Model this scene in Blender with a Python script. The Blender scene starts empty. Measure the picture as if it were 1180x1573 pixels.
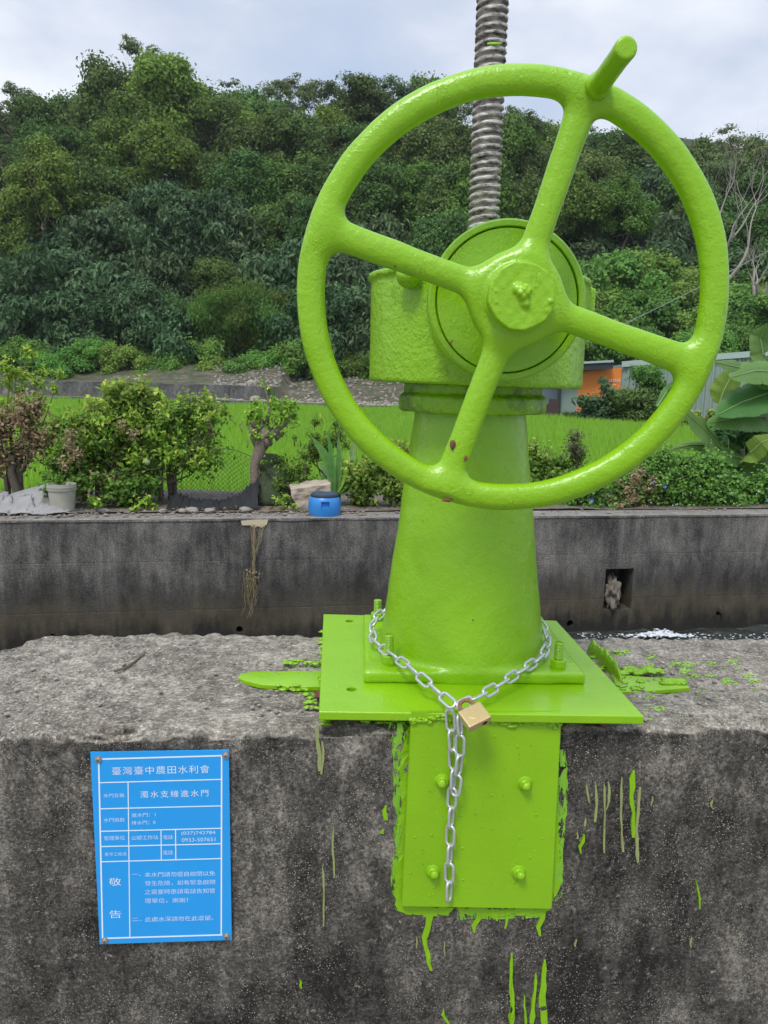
import bpy, bmesh, math, random
import numpy as np
from mathutils import Vector, Matrix, noise as mnoise

random.seed(7)
rng = np.random.default_rng(7)
scene = bpy.context.scene
C = scene.collection
R_ = math.radians

# ------------------------------------------------------------------ camera
CAM_H, PITCH, ROLL, FPX = 0.54, R_(10.0), R_(1.2), 1180.0
PW, PH = 1180, 1573
cam_d = bpy.data.cameras.new('camera')
cam = bpy.data.objects.new('camera', cam_d)
C.objects.link(cam)
cam_d.sensor_fit = 'VERTICAL'
cam_d.sensor_height = 36.0
cam_d.lens = 36.0 * FPX / PH
cam_d.clip_start = 0.05
cam_d.clip_end = 2000
cam.matrix_world = (Matrix.Translation((0, 0, CAM_H)) @ Matrix.Rotation(math.pi / 2 - PITCH, 4, 'X')
                    @ Matrix.Rotation(ROLL, 4, 'Z'))
scene.camera = cam
cam_d.dof.use_dof = False

# ------------------------------------------------------------------ light
SUN_EL, SUN_AZ = R_(58), R_(205)        # azimuth clockwise from +Y
world = bpy.data.worlds.new('World')
scene.world = world
world.use_nodes = True
wn, wl = world.node_tree.nodes, world.node_tree.links
wn.clear()
wo = wn.new('ShaderNodeOutputWorld')
wb = wn.new('ShaderNodeBackground')
wb.inputs['Strength'].default_value = 0.1
sky = wn.new('ShaderNodeTexSky')
sky.sky_type = 'NISHITA'
sky.sun_disc = False
sky.sun_elevation = SUN_EL
sky.sun_rotation = SUN_AZ
tc = wn.new('ShaderNodeTexCoord')
mp = wn.new('ShaderNodeMapping'); mp.inputs['Scale'].default_value = (1, 1, 2.2); mp.inputs['Location'].default_value = (3.1, 0.4, 1.7)
wl.new(tc.outputs['Generated'], mp.inputs['Vector'])
n1 = wn.new('ShaderNodeTexNoise'); n1.inputs['Scale'].default_value = 2.8; n1.inputs['Detail'].default_value = 7; n1.inputs['Roughness'].default_value = 0.5
wl.new(mp.outputs[0], n1.inputs['Vector'])
cr = wn.new('ShaderNodeValToRGB')
cr.color_ramp.elements[0].position = 0.36; cr.color_ramp.elements[0].color = (3.7, 4.5, 5.9, 1)
cr.color_ramp.elements[1].position = 0.66; cr.color_ramp.elements[1].color = (7.0, 7.2, 7.7, 1)
e = cr.color_ramp.elements.new(0.5); e.color = (4.7, 5.2, 6.2, 1)
wl.new(n1.outputs['Fac'], cr.inputs['Fac'])
mx = wn.new('ShaderNodeMix'); mx.data_type = 'RGBA'
mx.inputs[0].default_value = 0.86
wl.new(sky.outputs['Color'], mx.inputs[6]); wl.new(cr.outputs['Color'], mx.inputs[7])
# an overcast sky grows evenly brighter towards the zenith
sx = wn.new('ShaderNodeSeparateXYZ'); wl.new(tc.outputs['Generated'], sx.inputs[0])
mr = wn.new('ShaderNodeMapRange'); mr.inputs['From Min'].default_value = 0.45; mr.inputs['From Max'].default_value = 1.0
mr.inputs['To Min'].default_value = 1.0; mr.inputs['To Max'].default_value = 1.9
wl.new(sx.outputs['Z'], mr.inputs['Value'])
vm = wn.new('ShaderNodeVectorMath'); vm.operation = 'SCALE'
wl.new(mx.outputs[2], vm.inputs[0]); wl.new(mr.outputs[0], vm.inputs['Scale'])
wl.new(vm.outputs[0], wb.inputs['Color'])
wl.new(wb.outputs[0], wo.inputs['Surface'])

sun_d = bpy.data.lights.new('sun', 'SUN')
sun = bpy.data.objects.new('sun', sun_d); C.objects.link(sun)
sun_d.energy = 1.5
sun_d.angle = R_(14)
sun_d.color = (1.0, 0.97, 0.92)
sd = Vector((math.sin(SUN_AZ) * math.cos(SUN_EL), math.cos(SUN_AZ) * math.cos(SUN_EL), math.sin(SUN_EL)))
sun.rotation_euler = sd.to_track_quat('Z', 'Y').to_euler()

scene.view_settings.view_transform = 'Standard'
scene.view_settings.look = 'None'
scene.view_settings.exposure = 0.55
scene.view_settings.gamma = 1
scene.view_settings.use_curve_mapping = False
scene.cycles.max_bounces = 6
scene.cycles.transparent_max_bounces = 12

# ------------------------------------------------------------------ photo pixel -> place
def ray(px, py):
    u = px - PW / 2; v = -(py - PH / 2)
    c, s = math.cos(ROLL), math.sin(ROLL)
    u, v = u * c - v * s, u * s + v * c
    return Vector((u, FPX * math.cos(PITCH) + v * math.sin(PITCH), -FPX * math.sin(PITCH) + v * math.cos(PITCH)))
def at_z(px, py, z):
    r = ray(px, py); t = (z - CAM_H) / r.z
    return Vector((r.x * t, r.y * t, z))
def at_y(px, py, y):
    r = ray(px, py); t = y / r.y
    return Vector((r.x * t, y, CAM_H + r.z * t))
def at_plane(px, py, p0, n):
    r = ray(px, py); o = Vector((0, 0, CAM_H))
    return o + r * ((p0 - o).dot(n) / r.dot(n))

# ------------------------------------------------------------------ helpers
def tag(o, label=None, cat=None, group=None, kind=None):
    if label: o['label'] = label
    if cat: o['category'] = cat
    if group: o['group'] = group
    if kind: o['kind'] = kind
    return o
def empty(name, loc=(0, 0, 0), label=None, cat=None, group=None, rz=0):
    o = bpy.data.objects.new(name, None); C.objects.link(o)
    o.location = loc; o.rotation_euler = (0, 0, rz); o.empty_display_size = 0.05
    return tag(o, label, cat, group)
def link(name, me, parent=None):
    o = bpy.data.objects.new(name, me); C.objects.link(o)
    if parent is not None: o.parent = parent
    return o
def mesh_np(name, V, F, mat, smooth=False, fcol=None):
    """V (n,3), F (m,k) equal-size faces"""
    me = bpy.data.meshes.new(name)
    V = np.asarray(V, dtype=np.float32); F = np.asarray(F, dtype=np.int32)
    k = F.shape[1]
    me.vertices.add(len(V)); me.vertices.foreach_set('co', V.ravel())
    me.loops.add(F.size); me.loops.foreach_set('vertex_index', F.ravel())
    me.polygons.add(len(F)); me.polygons.foreach_set('loop_start', np.arange(0, F.size, k, dtype=np.int32))
    me.polygons.foreach_set('loop_total', np.full(len(F), k, dtype=np.int32))
    me.update(calc_edges=True)
    if smooth: me.polygons.foreach_set('use_smooth', np.ones(len(F), dtype=bool))
    if fcol is not None:
        a = me.attributes.new('tint', 'FLOAT', 'FACE'); a.data.foreach_set('value', np.asarray(fcol, dtype=np.float32))
    for m in (mat if isinstance(mat, (list, tuple)) else [mat]): me.materials.append(m)
    return me
class MB:
    """collects shapes (any n-gons) for one mesh object"""
    def __init__(s): s.v = []; s.f = []
    def add(s, V, F):
        b = len(s.v); s.v += [tuple(p) for p in V]; s.f += [tuple(i + b for i in q) for q in F]; return s
    def box(s, c, size, M=None):
        c = Vector(c); x, y, z = [d / 2 for d in size]
        P = [Vector((i * x, j * y, k * z)) for i in (-1, 1) for j in (-1, 1) for k in (-1, 1)]
        if M is not None: P = [M @ p for p in P]
        return s.add([p + c for p in P], [(0, 1, 3, 2), (4, 6, 7, 5), (0, 4, 5, 1), (2, 3, 7, 6), (0, 2, 6, 4), (1, 5, 7, 3)])
    def tube(s, pts, rad, n=8, cap=True, closed=False):
        pts = [Vector(p) for p in pts]; N = len(pts)
        if not isinstance(rad, (list, tuple)): rad = [rad] * N
        up = None; rings = []
        for i, p in enumerate(pts):
            if closed: t = pts[(i + 1) % N] - pts[i - 1]
            else: t = pts[min(i + 1, N - 1)] - pts[max(i - 1, 0)]
            t.normalize()
            if up is None:
                up = Vector((0, 0, 1)) if abs(t.z) < .9 else Vector((1, 0, 0))
            a = t.cross(up); a.normalize(); b = a.cross(t); up = b
            rings.append([p + (a * math.cos(2 * math.pi * k / n) + b * math.sin(2 * math.pi * k / n)) * rad[i] for k in range(n)])
        V = [q for r in rings for q in r]; F = []
        for i in range(N if closed else N - 1):
            j = (i + 1) % N
            for k in range(n):
                l = (k + 1) % n
                F.append((i * n + k, i * n + l, j * n + l, j * n + k))
        if cap and not closed:
            F.append(tuple(range(n - 1, -1, -1))); F.append(tuple((N - 1) * n + k for k in range(n)))
        return s.add(V, F)
    def lathe(s, prof, n=48, M=None):
        """prof list of (r,z), axis z"""
        V = []; F = []
        for r, z in prof:
            for k in range(n):
                a = 2 * math.pi * k / n; V.append(Vector((r * math.cos(a), r * math.sin(a), z)))
        for i in range(len(prof) - 1):
            for k in range(n):
                l = (k + 1) % n
                F.append((i * n + k, i * n + l, (i + 1) * n + l, (i + 1) * n + k))
        if prof[0][0] > 1e-6: F.append(tuple(range(n - 1, -1, -1)))
        if prof[-1][0] > 1e-6: F.append(tuple((len(prof) - 1) * n + k for k in range(n)))
        if M is not None: V = [M @ v for v in V]
        return s.add(V, F)
    def build(s, name, mat, parent=None, smooth=False, angle=None):
        me = bpy.data.meshes.new(name)
        me.from_pydata([tuple(v) for v in s.v], [], s.f); me.update()
        for m in (mat if isinstance(mat, (list, tuple)) else [mat]): me.materials.append(m)
        if smooth:
            me.polygons.foreach_set('use_smooth', np.ones(len(me.polygons), dtype=bool))
            me.set_sharp_from_angle(angle=R_(angle or 40))
        return link(name, me, parent)
def ico(center, r, sub=2, squash=(1, 1, 1), jitter=0, seed=0, nscale=1.0):
    bm = bmesh.new(); bmesh.ops.create_icosphere(bm, subdivisions=sub, radius=1)
    V = []
    for v in bm.verts:
        d = v.co.normalized(); k = 1 + jitter * mnoise.noise(d * nscale + Vector((seed * 3.7, seed, 0)))
        V.append(Vector((d.x * r * squash[0] * k, d.y * r * squash[1] * k, d.z * r * squash[2] * k)) + Vector(center))
    F = [tuple(v.index for v in f.verts) for f in bm.faces]; bm.free()
    return V, F

# ---- implicit surfaces: a smooth cast shape as one mesh (naive surface nets)
def surface_nets(fn, lo, hi, h):
    ax = [np.arange(lo[i], hi[i] + h, h) for i in range(3)]
    X, Y, Z = np.meshgrid(*ax, indexing='ij')
    D = fn(X, Y, Z); S = D < 0
    nx, ny, nz = D.shape
    cell = np.zeros((nx - 1, ny - 1, nz - 1), bool)
    cnt = np.zeros(cell.shape, int)
    for i in (0, 1):
        for j in (0, 1):
            for k in (0, 1):
                cnt += S[i:nx - 1 + i, j:ny - 1 + j, k:nz - 1 + k]
    cell = (cnt > 0) & (cnt < 8)
    idx = -np.ones(cell.shape, int); ci = np.argwhere(cell); idx[cell] = np.arange(len(ci))
    acc = np.zeros((len(ci), 3)); num = np.zeros(len(ci))
    corners = [(i, j, k) for i in (0, 1) for j in (0, 1) for k in (0, 1)]
    for a in corners:
        for d in range(3):
            if a[d]: continue
            b = list(a); b[d] = 1
            da = D[ci[:, 0] + a[0], ci[:, 1] + a[1], ci[:, 2] + a[2]]; db = D[ci[:, 0] + b[0], ci[:, 1] + b[1], ci[:, 2] + b[2]]
            m = (da < 0) != (db < 0)
            t = np.where(m, da / np.where(m, da - db, 1), 0)
            p = np.array(a, float)[None] + np.eye(3)[d][None] * t[:, None]
            acc[m] += p[m]; num[m] += 1
    V = (ci + acc / num[:, None]) * h + np.array([a[0] for a in ax])
    F = []
    for d in range(3):
        u, v = (d + 1) % 3, (d + 2) % 3
        sl0 = [slice(None)] * 3; sl1 = [slice(None)] * 3
        sl0[d] = slice(0, -1); sl1[d] = slice(1, None)
        a, b = S[tuple(sl0)], S[tuple(sl1)]
        e_ = np.argwhere(a != b)
        e_ = e_[(e_[:, u] > 0) & (e_[:, v] > 0) & (e_[:, u] < D.shape[u] - 1) & (e_[:, v] < D.shape[v] - 1)]
        s_ = a[e_[:, 0], e_[:, 1], e_[:, 2]]
        def g(du, dv):
            q = e_.copy(); q[:, u] -= du; q[:, v] -= dv
            return idx[q[:, 0], q[:, 1], q[:, 2]]
        q = np.stack([g(0, 0), g(1, 0), g(1, 1), g(0, 1)], 1)
        q[~s_] = q[~s_][:, ::-1]
        F.append(q)
    F = np.concatenate(F); F = F[(F >= 0).all(1)]
    for _ in range(3):                      # pull the vertices onto the surface
        x, y, z = V[:, 0], V[:, 1], V[:, 2]; ee = h * .2
        d0 = fn(x, y, z)
        g_ = np.stack([fn(x + ee, y, z) - d0, fn(x, y + ee, z) - d0, fn(x, y, z + ee) - d0], 1) / ee
        g2 = (g_ ** 2).sum(1) + 1e-6
        stp = -(d0 / g2)[:, None] * g_
        ln = np.linalg.norm(stp, axis=1, keepdims=True)
        stp *= np.minimum(1, .6 * h / (ln + 1e-9))
        V = V + stp
    return V, F
def smin(a, b, k):
    hh = np.clip(.5 + .5 * (b - a) / k, 0, 1)
    return b * (1 - hh) + a * hh - k * hh * (1 - hh)
def sbox(x, y, z, hx, hy, hz, r):
    qx, qy, qz = np.abs(x) - hx + r, np.abs(y) - hy + r, np.abs(z) - hz + r
    return np.sqrt(np.maximum(qx, 0) ** 2 + np.maximum(qy, 0) ** 2 + np.maximum(qz, 0) ** 2) + np.minimum(np.maximum(qx, np.maximum(qy, qz)), 0) - r
def scyl(rad, ax, R, H, r):
    qx, qy = rad - R + r, np.abs(ax) - H + r
    return np.sqrt(np.maximum(qx, 0) ** 2 + np.maximum(qy, 0) ** 2) + np.minimum(np.maximum(qx, qy), 0) - r
def wob(x, y, z, s=1.0, a=0.0006):
    """low irregularity of thick brushed paint over rough casting"""
    s = s * 100
    return a * (np.sin(x * s + 1.3 * np.sin(y * s * .7 + 1)) * np.sin(z * s * .8 + 1.7 * np.sin(x * s * .45)) + .6 * np.sin(y * s * 1.9 + 2 * np.sin(z * s * 1.1)) * np.sin(x * s * 2.3 + 1.2 * np.sin(z * s * 1.7)))
def split_parts(V, F, sel, names, mat, parent, M=None):
    """one cast surface cut into named parts that keep the whole's shading normals"""
    if M is not None:
        V = np.array([list(M @ Vector(p)) for p in V])
    me = mesh_np('tmp', V, F, mat, True)
    NV = np.zeros((len(V), 3), dtype=np.float32); me.vertex_normals.foreach_get('vector', NV.ravel()) if False else None
    NV = np.array([tuple(n.vector) for n in me.vertex_normals], dtype=np.float32)
    out = []
    for k, nm in enumerate(names):
        f = F[sel == k]
        if not len(f): continue
        u, inv = np.unique(f, return_inverse=True)
        m2 = mesh_np(nm, V[u], inv.reshape(f.shape), mat, True)
        m2.normals_split_custom_set_from_vertices([tuple(n) for n in NV[u]])
        out.append(link(nm, m2, parent))
    bpy.data.meshes.remove(me)
    return out

# ------------------------------------------------------------------ materials
def newmat(name):
    m = bpy.data.materials.new(name); m.use_nodes = True
    nt = m.node_tree; b = nt.nodes['Principled BSDF']
    return m, nt.nodes, nt.links, b
def N(nodes, typ, **kw):
    n = nodes.new(typ)
    for k, v in kw.items():
        if k in n.inputs: n.inputs[k].default_value = v
        else: setattr(n, k, v)
    return n
def noise_(nodes, links, vec, scale, detail=4, rough=.55, dist=0):
    n = nodes.new('ShaderNodeTexNoise'); n.inputs['Scale'].default_value = scale
    n.inputs['Detail'].default_value = detail; n.inputs['Roughness'].default_value = rough; n.inputs['Distortion'].default_value = dist
    if vec is not None: links.new(vec, n.inputs['Vector'])
    return n.outputs['Fac']
def ramp_(nodes, links, fac, stops):
    r = nodes.new('ShaderNodeValToRGB'); el = r.color_ramp.elements
    while len(el) < len(stops): el.new(.5)
    for e_, (p, c) in zip(el, stops):
        e_.position = p; e_.color = (c, c, c, 1) if isinstance(c, (int, float)) else (*c, 1)
    links.new(fac, r.inputs['Fac']); return r.outputs['Color']
def mix_(nodes, links, fac, a, b, mode='MIX'):
    m = nodes.new('ShaderNodeMix'); m.data_type = 'RGBA'; m.blend_type = mode
    for s, x in ((0, fac), (6, a), (7, b)):
        if isinstance(x, (int, float)): m.inputs[s].default_value = x if s == 0 else (x, x, x, 1)
        elif isinstance(x, tuple): m.inputs[s].default_value = (*x, 1)
        else: links.new(x, m.inputs[s])
    return m.outputs[2]
def math_(nodes, links, op, a, b=0.0):
    m = nodes.new('ShaderNodeMath'); m.operation = op
    for s, x in ((0, a), (1, b)):
        if isinstance(x, (int, float)): m.inputs[s].default_value = x
        else: links.new(x, m.inputs[s])
    return m.outputs[0]
def coords(nodes, links, scale=(1, 1, 1), which='Object', rot=(0, 0, 0)):
    t = nodes.new('ShaderNodeTexCoord'); p = nodes.new('ShaderNodeMapping')
    p.inputs['Scale'].default_value = scale; p.inputs['Rotation'].default_value = rot
    links.new(t.outputs[which], p.inputs['Vector']); return p.outputs[0]
def bump_(nodes, links, b, hgt, strength, dist=0.01, prev=None):
    n = nodes.new('ShaderNodeBump'); n.inputs['Strength'].default_value = strength; n.inputs['Distance'].default_value = dist
    links.new(hgt, n.inputs['Height'])
    if prev is not None: links.new(prev, n.inputs['Normal'])
    if b is not None: links.new(n.outputs[0], b.inputs['Normal'])
    return n.outputs[0]
def simple(name, col, rough=.6, metal=0, var=.15, scale=20, bump=0, bscale=60):
    m, n, l, b = newmat(name)
    v = coords(n, l)
    f = noise_(n, l, v, scale, 5)
    l.new(mix_(n, l, f, tuple(c * (1 - var) for c in col), tuple(min(1, c * (1 + var)) for c in col)), b.inputs['Base Color'])
    b.inputs['Roughness'].default_value = rough; b.inputs['Metallic'].default_value = metal
    if bump: bump_(n, l, b, noise_(n, l, v, bscale, 4), bump)
    return m

def paint_mat(name, col, rough=.3, lump=1.0, chips=False, dirt=False):
    m, n, l, b = newmat(name)
    v = coords(n, l)
    f = noise_(n, l, v, 9, 4)
    c = mix_(n, l, f, tuple(x * .86 for x in col), tuple(min(1, x * 1.12) for x in col))
    fade = ramp_(n, l, noise_(n, l, v, 4, 6, .7), [(.5, 0.0), (.8, .3)])
    c = mix_(n, l, fade, c, (.27, .50, .03))
    grime = ramp_(n, l, noise_(n, l, v, 75, 6, .8), [(.62, 0.0), (.74, .30)])
    c = mix_(n, l, grime, c, (.12, .22, .015))
    if dirt:
        f2 = ramp_(n, l, noise_(n, l, v, 14, 6, .7), [(.46, 0.0), (.62, .7)])
        c = mix_(n, l, f2, c, (.05, .09, .012))
    if chips:
        f3 = ramp_(n, l, noise_(n, l, v, 38, 3, .5), [(.755, 0.0), (.775, 1.0)])
        c = mix_(n, l, f3, c, (.16, .07, .03))
    l.new(c, b.inputs['Base Color'])
    rr = mix_(n, l, noise_(n, l, v, 60, 3), rough * .7, rough * 1.4)
    l.new(rr, b.inputs['Roughness'])
    b.inputs['Coat Weight'].default_value = .12; b.inputs['Coat Roughness'].default_value = .15
    b.inputs['Specular IOR Level'].default_value = .5
    # brushed thick paint: soft lumps, ridges, and fine orange peel
    h1 = noise_(n, l, v, 105, 3, .55, .3)
    h2 = noise_(n, l, v, 290, 2, .5)
    h3 = noise_(n, l, coords(n, l, (1, 1, .45)), 120, 2, .4, .8)
    ridge = ramp_(n, l, h3, [(.47, 0.0), (.5, 1.0), (.53, 0.0)])
    rm = ramp_(n, l, noise_(n, l, v, 22, 2), [(.56, 0.0), (.64, 1.0)])
    ridge = math_(n, l, 'MULTIPLY', ridge, rm)
    hsum = math_(n, l, 'ADD', math_(n, l, 'MULTIPLY', h1, .62), math_(n, l, 'MULTIPLY', h2, .3))
    hsum = math_(n, l, 'ADD', hsum, math_(n, l, 'MULTIPLY', ridge, .22))
    bump_(n, l, b, hsum, 1.0, .0022 * lump)
    return m
GREEN = (.235, .48, .002)
M_green = paint_mat('lime_green_paint', GREEN, .30, .8, chips=True)
M_green_smooth = paint_mat('lime_green_paint_smooth', GREEN, .3, .45)
M_green_rough = paint_mat('lime_green_paint_rough', GREEN, .26, 2.0)
M_green_dirty = paint_mat('lime_green_paint_dirty', GREEN, .35, 1.6, dirt=True)

def drip_mat(name, col, alpha=False, scale=(60, 60, 14)):
    m, n, l, b = newmat(name)
    v = coords(n, l)
    l.new(mix_(n, l, noise_(n, l, v, 30, 3), tuple(x * .85 for x in col), tuple(x * 1.1 for x in col)), b.inputs['Base Color'])
    b.inputs['Roughness'].default_value = .4
    bump_(n, l, b, noise_(n, l, v, 150, 3), .8, .001)
    if alpha:
        a = ramp_(n, l, noise_(n, l, coords(n, l, scale), 1.6, 6, .75), [(.46, 0.0), (.5, 1.0)])
        l.new(a, b.inputs['Alpha'])
    return m
M_drip = drip_mat('spilled_lime_paint', GREEN)
M_drip_old = drip_mat('faded_olive_paint', (.30, .34, .13))
M_brush = drip_mat('dry_brushed_lime_paint', (.21, .46, .03), True)
M_brush_top = drip_mat('spattered_lime_paint', (.27, .48, .05), True, (150, 90, 150))

def old_concrete(name, dark, mid, pale, top=None, streak=1.0, speck=1.0, zbands=None, scale=1.0):
    m, n, l, b = newmat(name)
    v = coords(n, l)
    big = noise_(n, l, v, 2.6 * scale, 5, .6)
    med = noise_(n, l, coords(n, l, (1, 1, .5)), 16 * scale, 7, .72)
    fine = noise_(n, l, v, 110 * scale, 4, .7)
    st = noise_(n, l, coords(n, l, (9, 9, .7)), 1.5 * scale, 6, .7)
    f = math_(n, l, 'ADD', math_(n, l, 'MULTIPLY', big, .42), math_(n, l, 'MULTIPLY', med, .34))
    f = math_(n, l, 'ADD', f, math_(n, l, 'MULTIPLY', st, .24 * streak))
    f = math_(n, l, 'ADD', f, math_(n, l, 'MULTIPLY', fine, .22))
    f = math_(n, l, 'ADD', f, .12 * (1 - streak) )
    c = ramp_(n, l, f, [(.54, dark), (.63, mid), (.75, pale)])
    grain = ramp_(n, l, noise_(n, l, v, 210 * scale, 3, .7), [(.34, .45), (.5, 1.0), (.66, 1.75)])
    c = mix_(n, l, .85, c, grain, 'MULTIPLY')
    # pale mineral grains standing out of the dark film
    vo = n.new('ShaderNodeTexVoronoi'); vo.inputs['Scale'].default_value = 240 * scale
    l.new(v, vo.inputs['Vector'])
    g = ramp_(n, l, math_(n, l, 'ADD', vo.outputs['Distance'], math_(n, l, 'MULTIPLY', fine, .5)), [(.42, 1.0), (.54, 0.0)])
    gm = ramp_(n, l, noise_(n, l, v, 8 * scale, 6, .8), [(.43, 0.0), (.58, 1.0)])
    g = math_(n, l, 'MULTIPLY', math_(n, l, 'MULTIPLY', g, gm), .75 * speck)
    c = mix_(n, l, g, c, tuple(min(1, x * 1.8) for x in pale))
    g2 = ramp_(n, l, noise_(n, l, v, 70 * scale, 5, .8), [(.585, 0.0), (.66, .8 * speck)])
    c = mix_(n, l, g2, c, pale)
    hN = mix_(n, l, .5, fine, med)
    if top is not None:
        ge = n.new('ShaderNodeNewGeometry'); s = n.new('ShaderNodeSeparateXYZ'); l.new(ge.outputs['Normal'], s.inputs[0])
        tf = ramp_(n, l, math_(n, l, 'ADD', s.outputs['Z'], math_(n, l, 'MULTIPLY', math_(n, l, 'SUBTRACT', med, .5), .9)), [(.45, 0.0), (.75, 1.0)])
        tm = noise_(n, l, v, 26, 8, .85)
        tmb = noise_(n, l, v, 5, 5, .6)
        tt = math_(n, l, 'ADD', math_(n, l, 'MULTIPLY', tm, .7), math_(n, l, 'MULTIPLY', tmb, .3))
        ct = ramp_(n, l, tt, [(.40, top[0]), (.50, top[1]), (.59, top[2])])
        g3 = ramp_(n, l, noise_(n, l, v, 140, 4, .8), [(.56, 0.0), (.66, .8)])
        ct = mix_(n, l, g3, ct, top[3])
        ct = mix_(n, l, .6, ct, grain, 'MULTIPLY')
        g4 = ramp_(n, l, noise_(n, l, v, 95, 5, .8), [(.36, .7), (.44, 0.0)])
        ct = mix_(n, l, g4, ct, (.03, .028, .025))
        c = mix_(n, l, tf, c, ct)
    if zbands:
        po = n.new('ShaderNodeNewGeometry'); s = n.new('ShaderNodeSeparateXYZ'); l.new(po.outputs['Position'], s.inputs[0])
        zz = math_(n, l, 'ADD', s.outputs['Z'], math_(n, l, 'MULTIPLY', math_(n, l, 'SUBTRACT', mix_(n, l, .5, noise_(n, l, v, 2.6, 8, .8), noise_(n, l, coords(n, l, (6, 6, .5)), 1.2, 5, .7)), .5), 1.1))
        for z0, z1, col, k in zbands:
            mr_ = n.new('ShaderNodeMapRange'); l.new(zz, mr_.inputs['Value'])
            mr_.inputs['From Min'].default_value = z1; mr_.inputs['From Max'].default_value = z0
            mr_.inputs['To Max'].default_value = k
            c = mix_(n, l, mr_.outputs[0], c, mix_(n, l, med, tuple(x * .6 for x in col), tuple(x * 1.5 for x in col)))
    l.new(c, b.inputs['Base Color'])
    b.inputs['Roughness'].default_value = .9; b.inputs['Specular IOR Level'].default_value = .25
    hh = math_(n, l, 'ADD', math_(n, l, 'MULTIPLY', fine, .5), math_(n, l, 'MULTIPLY', med, .8))
    hh = math_(n, l, 'ADD', hh, math_(n, l, 'MULTIPLY', g, .3))
    if zbands:      # formwork board joints
        po2 = n.new('ShaderNodeNewGeometry'); s2 = n.new('ShaderNodeSeparateXYZ'); l.new(po2.outputs['Position'], s2.inputs[0])
        jz = math_(n, l, 'ABSOLUTE', math_(n, l, 'SUBTRACT', math_(n, l, 'FRACT', math_(n, l, 'MULTIPLY', s2.outputs['Z'], 2.2)), .5))
        hh = math_(n, l, 'SUBTRACT', hh, ramp_(n, l, jz, [(.0, .12), (.02, 0.0)]))
    bump_(n, l, b, hh, 1.0, .007 / scale)
    return m
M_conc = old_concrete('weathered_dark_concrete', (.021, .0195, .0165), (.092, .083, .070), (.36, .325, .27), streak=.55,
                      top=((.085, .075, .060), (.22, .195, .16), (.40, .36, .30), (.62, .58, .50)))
M_conc_far = old_concrete('stained_canal_concrete', (.044, .042, .038), (.125, .118, .106), (.27, .25, .22), streak=1.3, speck=.35, scale=.45,
                          top=((.14, .125, .105), (.22, .20, .175), (.31, .29, .26), (.42, .40, .37)),
                          zbands=[(-1.42, -1.18, (.026, .025, .022), .6), (-1.66, -1.38, (.105, .085, .052), .6), (-1.86, -1.66, (.022, .021, .019), .92)])
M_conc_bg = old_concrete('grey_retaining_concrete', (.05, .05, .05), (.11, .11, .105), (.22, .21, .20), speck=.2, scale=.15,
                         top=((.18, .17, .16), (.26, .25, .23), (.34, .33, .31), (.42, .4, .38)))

def leaf_mat(name, c0, c1, trans=.3, rough=.6, spec=.2, objvar=.25, c2=None):
    m, n, l, b = newmat(name)
    at = n.new('ShaderNodeAttribute'); at.attribute_name = 'tint'
    c = ramp_(n, l, at.outputs['Fac'], [(0, c0), (.75, c1), (1, c2 or c1)])
    oi = n.new('ShaderNodeObjectInfo')
    hs = n.new('ShaderNodeHueSaturation'); l.new(c, hs.inputs['Color'])
    l.new(math_(n, l, 'ADD', math_(n, l, 'MULTIPLY', oi.outputs['Random'], objvar * 1.6), 1 - objvar * .8), hs.inputs['Value'])
    rn = math_(n, l, 'FRACT', math_(n, l, 'MULTIPLY', oi.outputs['Random'], 7.31))
    l.new(math_(n, l, 'ADD', math_(n, l, 'MULTIPLY', rn, .20 * objvar), .5 - .10 * objvar), hs.inputs['Hue'])
    l.new(hs.outputs[0], b.inputs['Base Color'])
    b.inputs['Roughness'].default_value = rough; b.inputs['Specular IOR Level'].default_value = spec
    tr = n.new('ShaderNodeBsdfTranslucent'); l.new(hs.outputs[0], tr.inputs['Color'])
    ms = n.new('ShaderNodeMixShader'); ms.inputs[0].default_value = trans
    l.new(b.outputs[0], ms.inputs[1]); l.new(tr.outputs[0], ms.inputs[2])
    l.new(ms.outputs[0], n['Material Output'].inputs['Surface'])
    return m
L_olive = leaf_mat('olive_acacia_leaves', (.065, .130, .022), (.165, .285, .045))
L_dark = leaf_mat('dark_broad_leaves', (.040, .088, .032), (.110, .190, .078), rough=.55, spec=.22)
L_mid = leaf_mat('mid_green_leaves', (.055, .108, .026), (.135, .225, .052))
L_airy = leaf_mat('grey_green_leaves', (.070, .105, .036), (.150, .210, .070))
L_bamboo = leaf_mat('bamboo_leaves', (.045, .100, .022), (.150, .260, .050))
L_vine = leaf_mat('vine_leaves', (.06, .14, .028), (.19, .34, .065), trans=.38)
L_bush = leaf_mat('bush_leaves', (.07, .15, .025), (.24, .38, .06), c2=(.52, .56, .10), objvar=.1, trans=.4)
L_bright = leaf_mat('young_bright_leaves', (.10, .23, .025), (.27, .46, .05), c2=(.52, .58, .10), objvar=.08)
L_dry = leaf_mat('dry_brown_leaves', (.19, .145, .08), (.38, .29, .16), c2=(.50, .42, .24), objvar=.02)
L_rice = leaf_mat('rice_blades', (.17, .37, .03), (.32, .57, .06), objvar=0, trans=.4)
L_banana = leaf_mat('banana_leaf', (.06, .16, .035), (.15, .31, .07), rough=.45, spec=.35, objvar=.2, trans=.35)
M_bark = simple('grey_brown_bark', (.12, .10, .075), .9, var=.35, scale=12, bump=.6, bscale=30)
M_bark_pale = simple('pale_dead_bark', (.33, .29, .25), .9, var=.25, scale=8, bump=.4)
M_soil = simple('sandy_soil', (.25, .21, .165), .95, var=.4, scale=6, bump=.8, bscale=25)
M_floor = simple('forest_floor', (.045, .045, .022), .95, var=.6, scale=.35, bump=.5, bscale=3)
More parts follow.
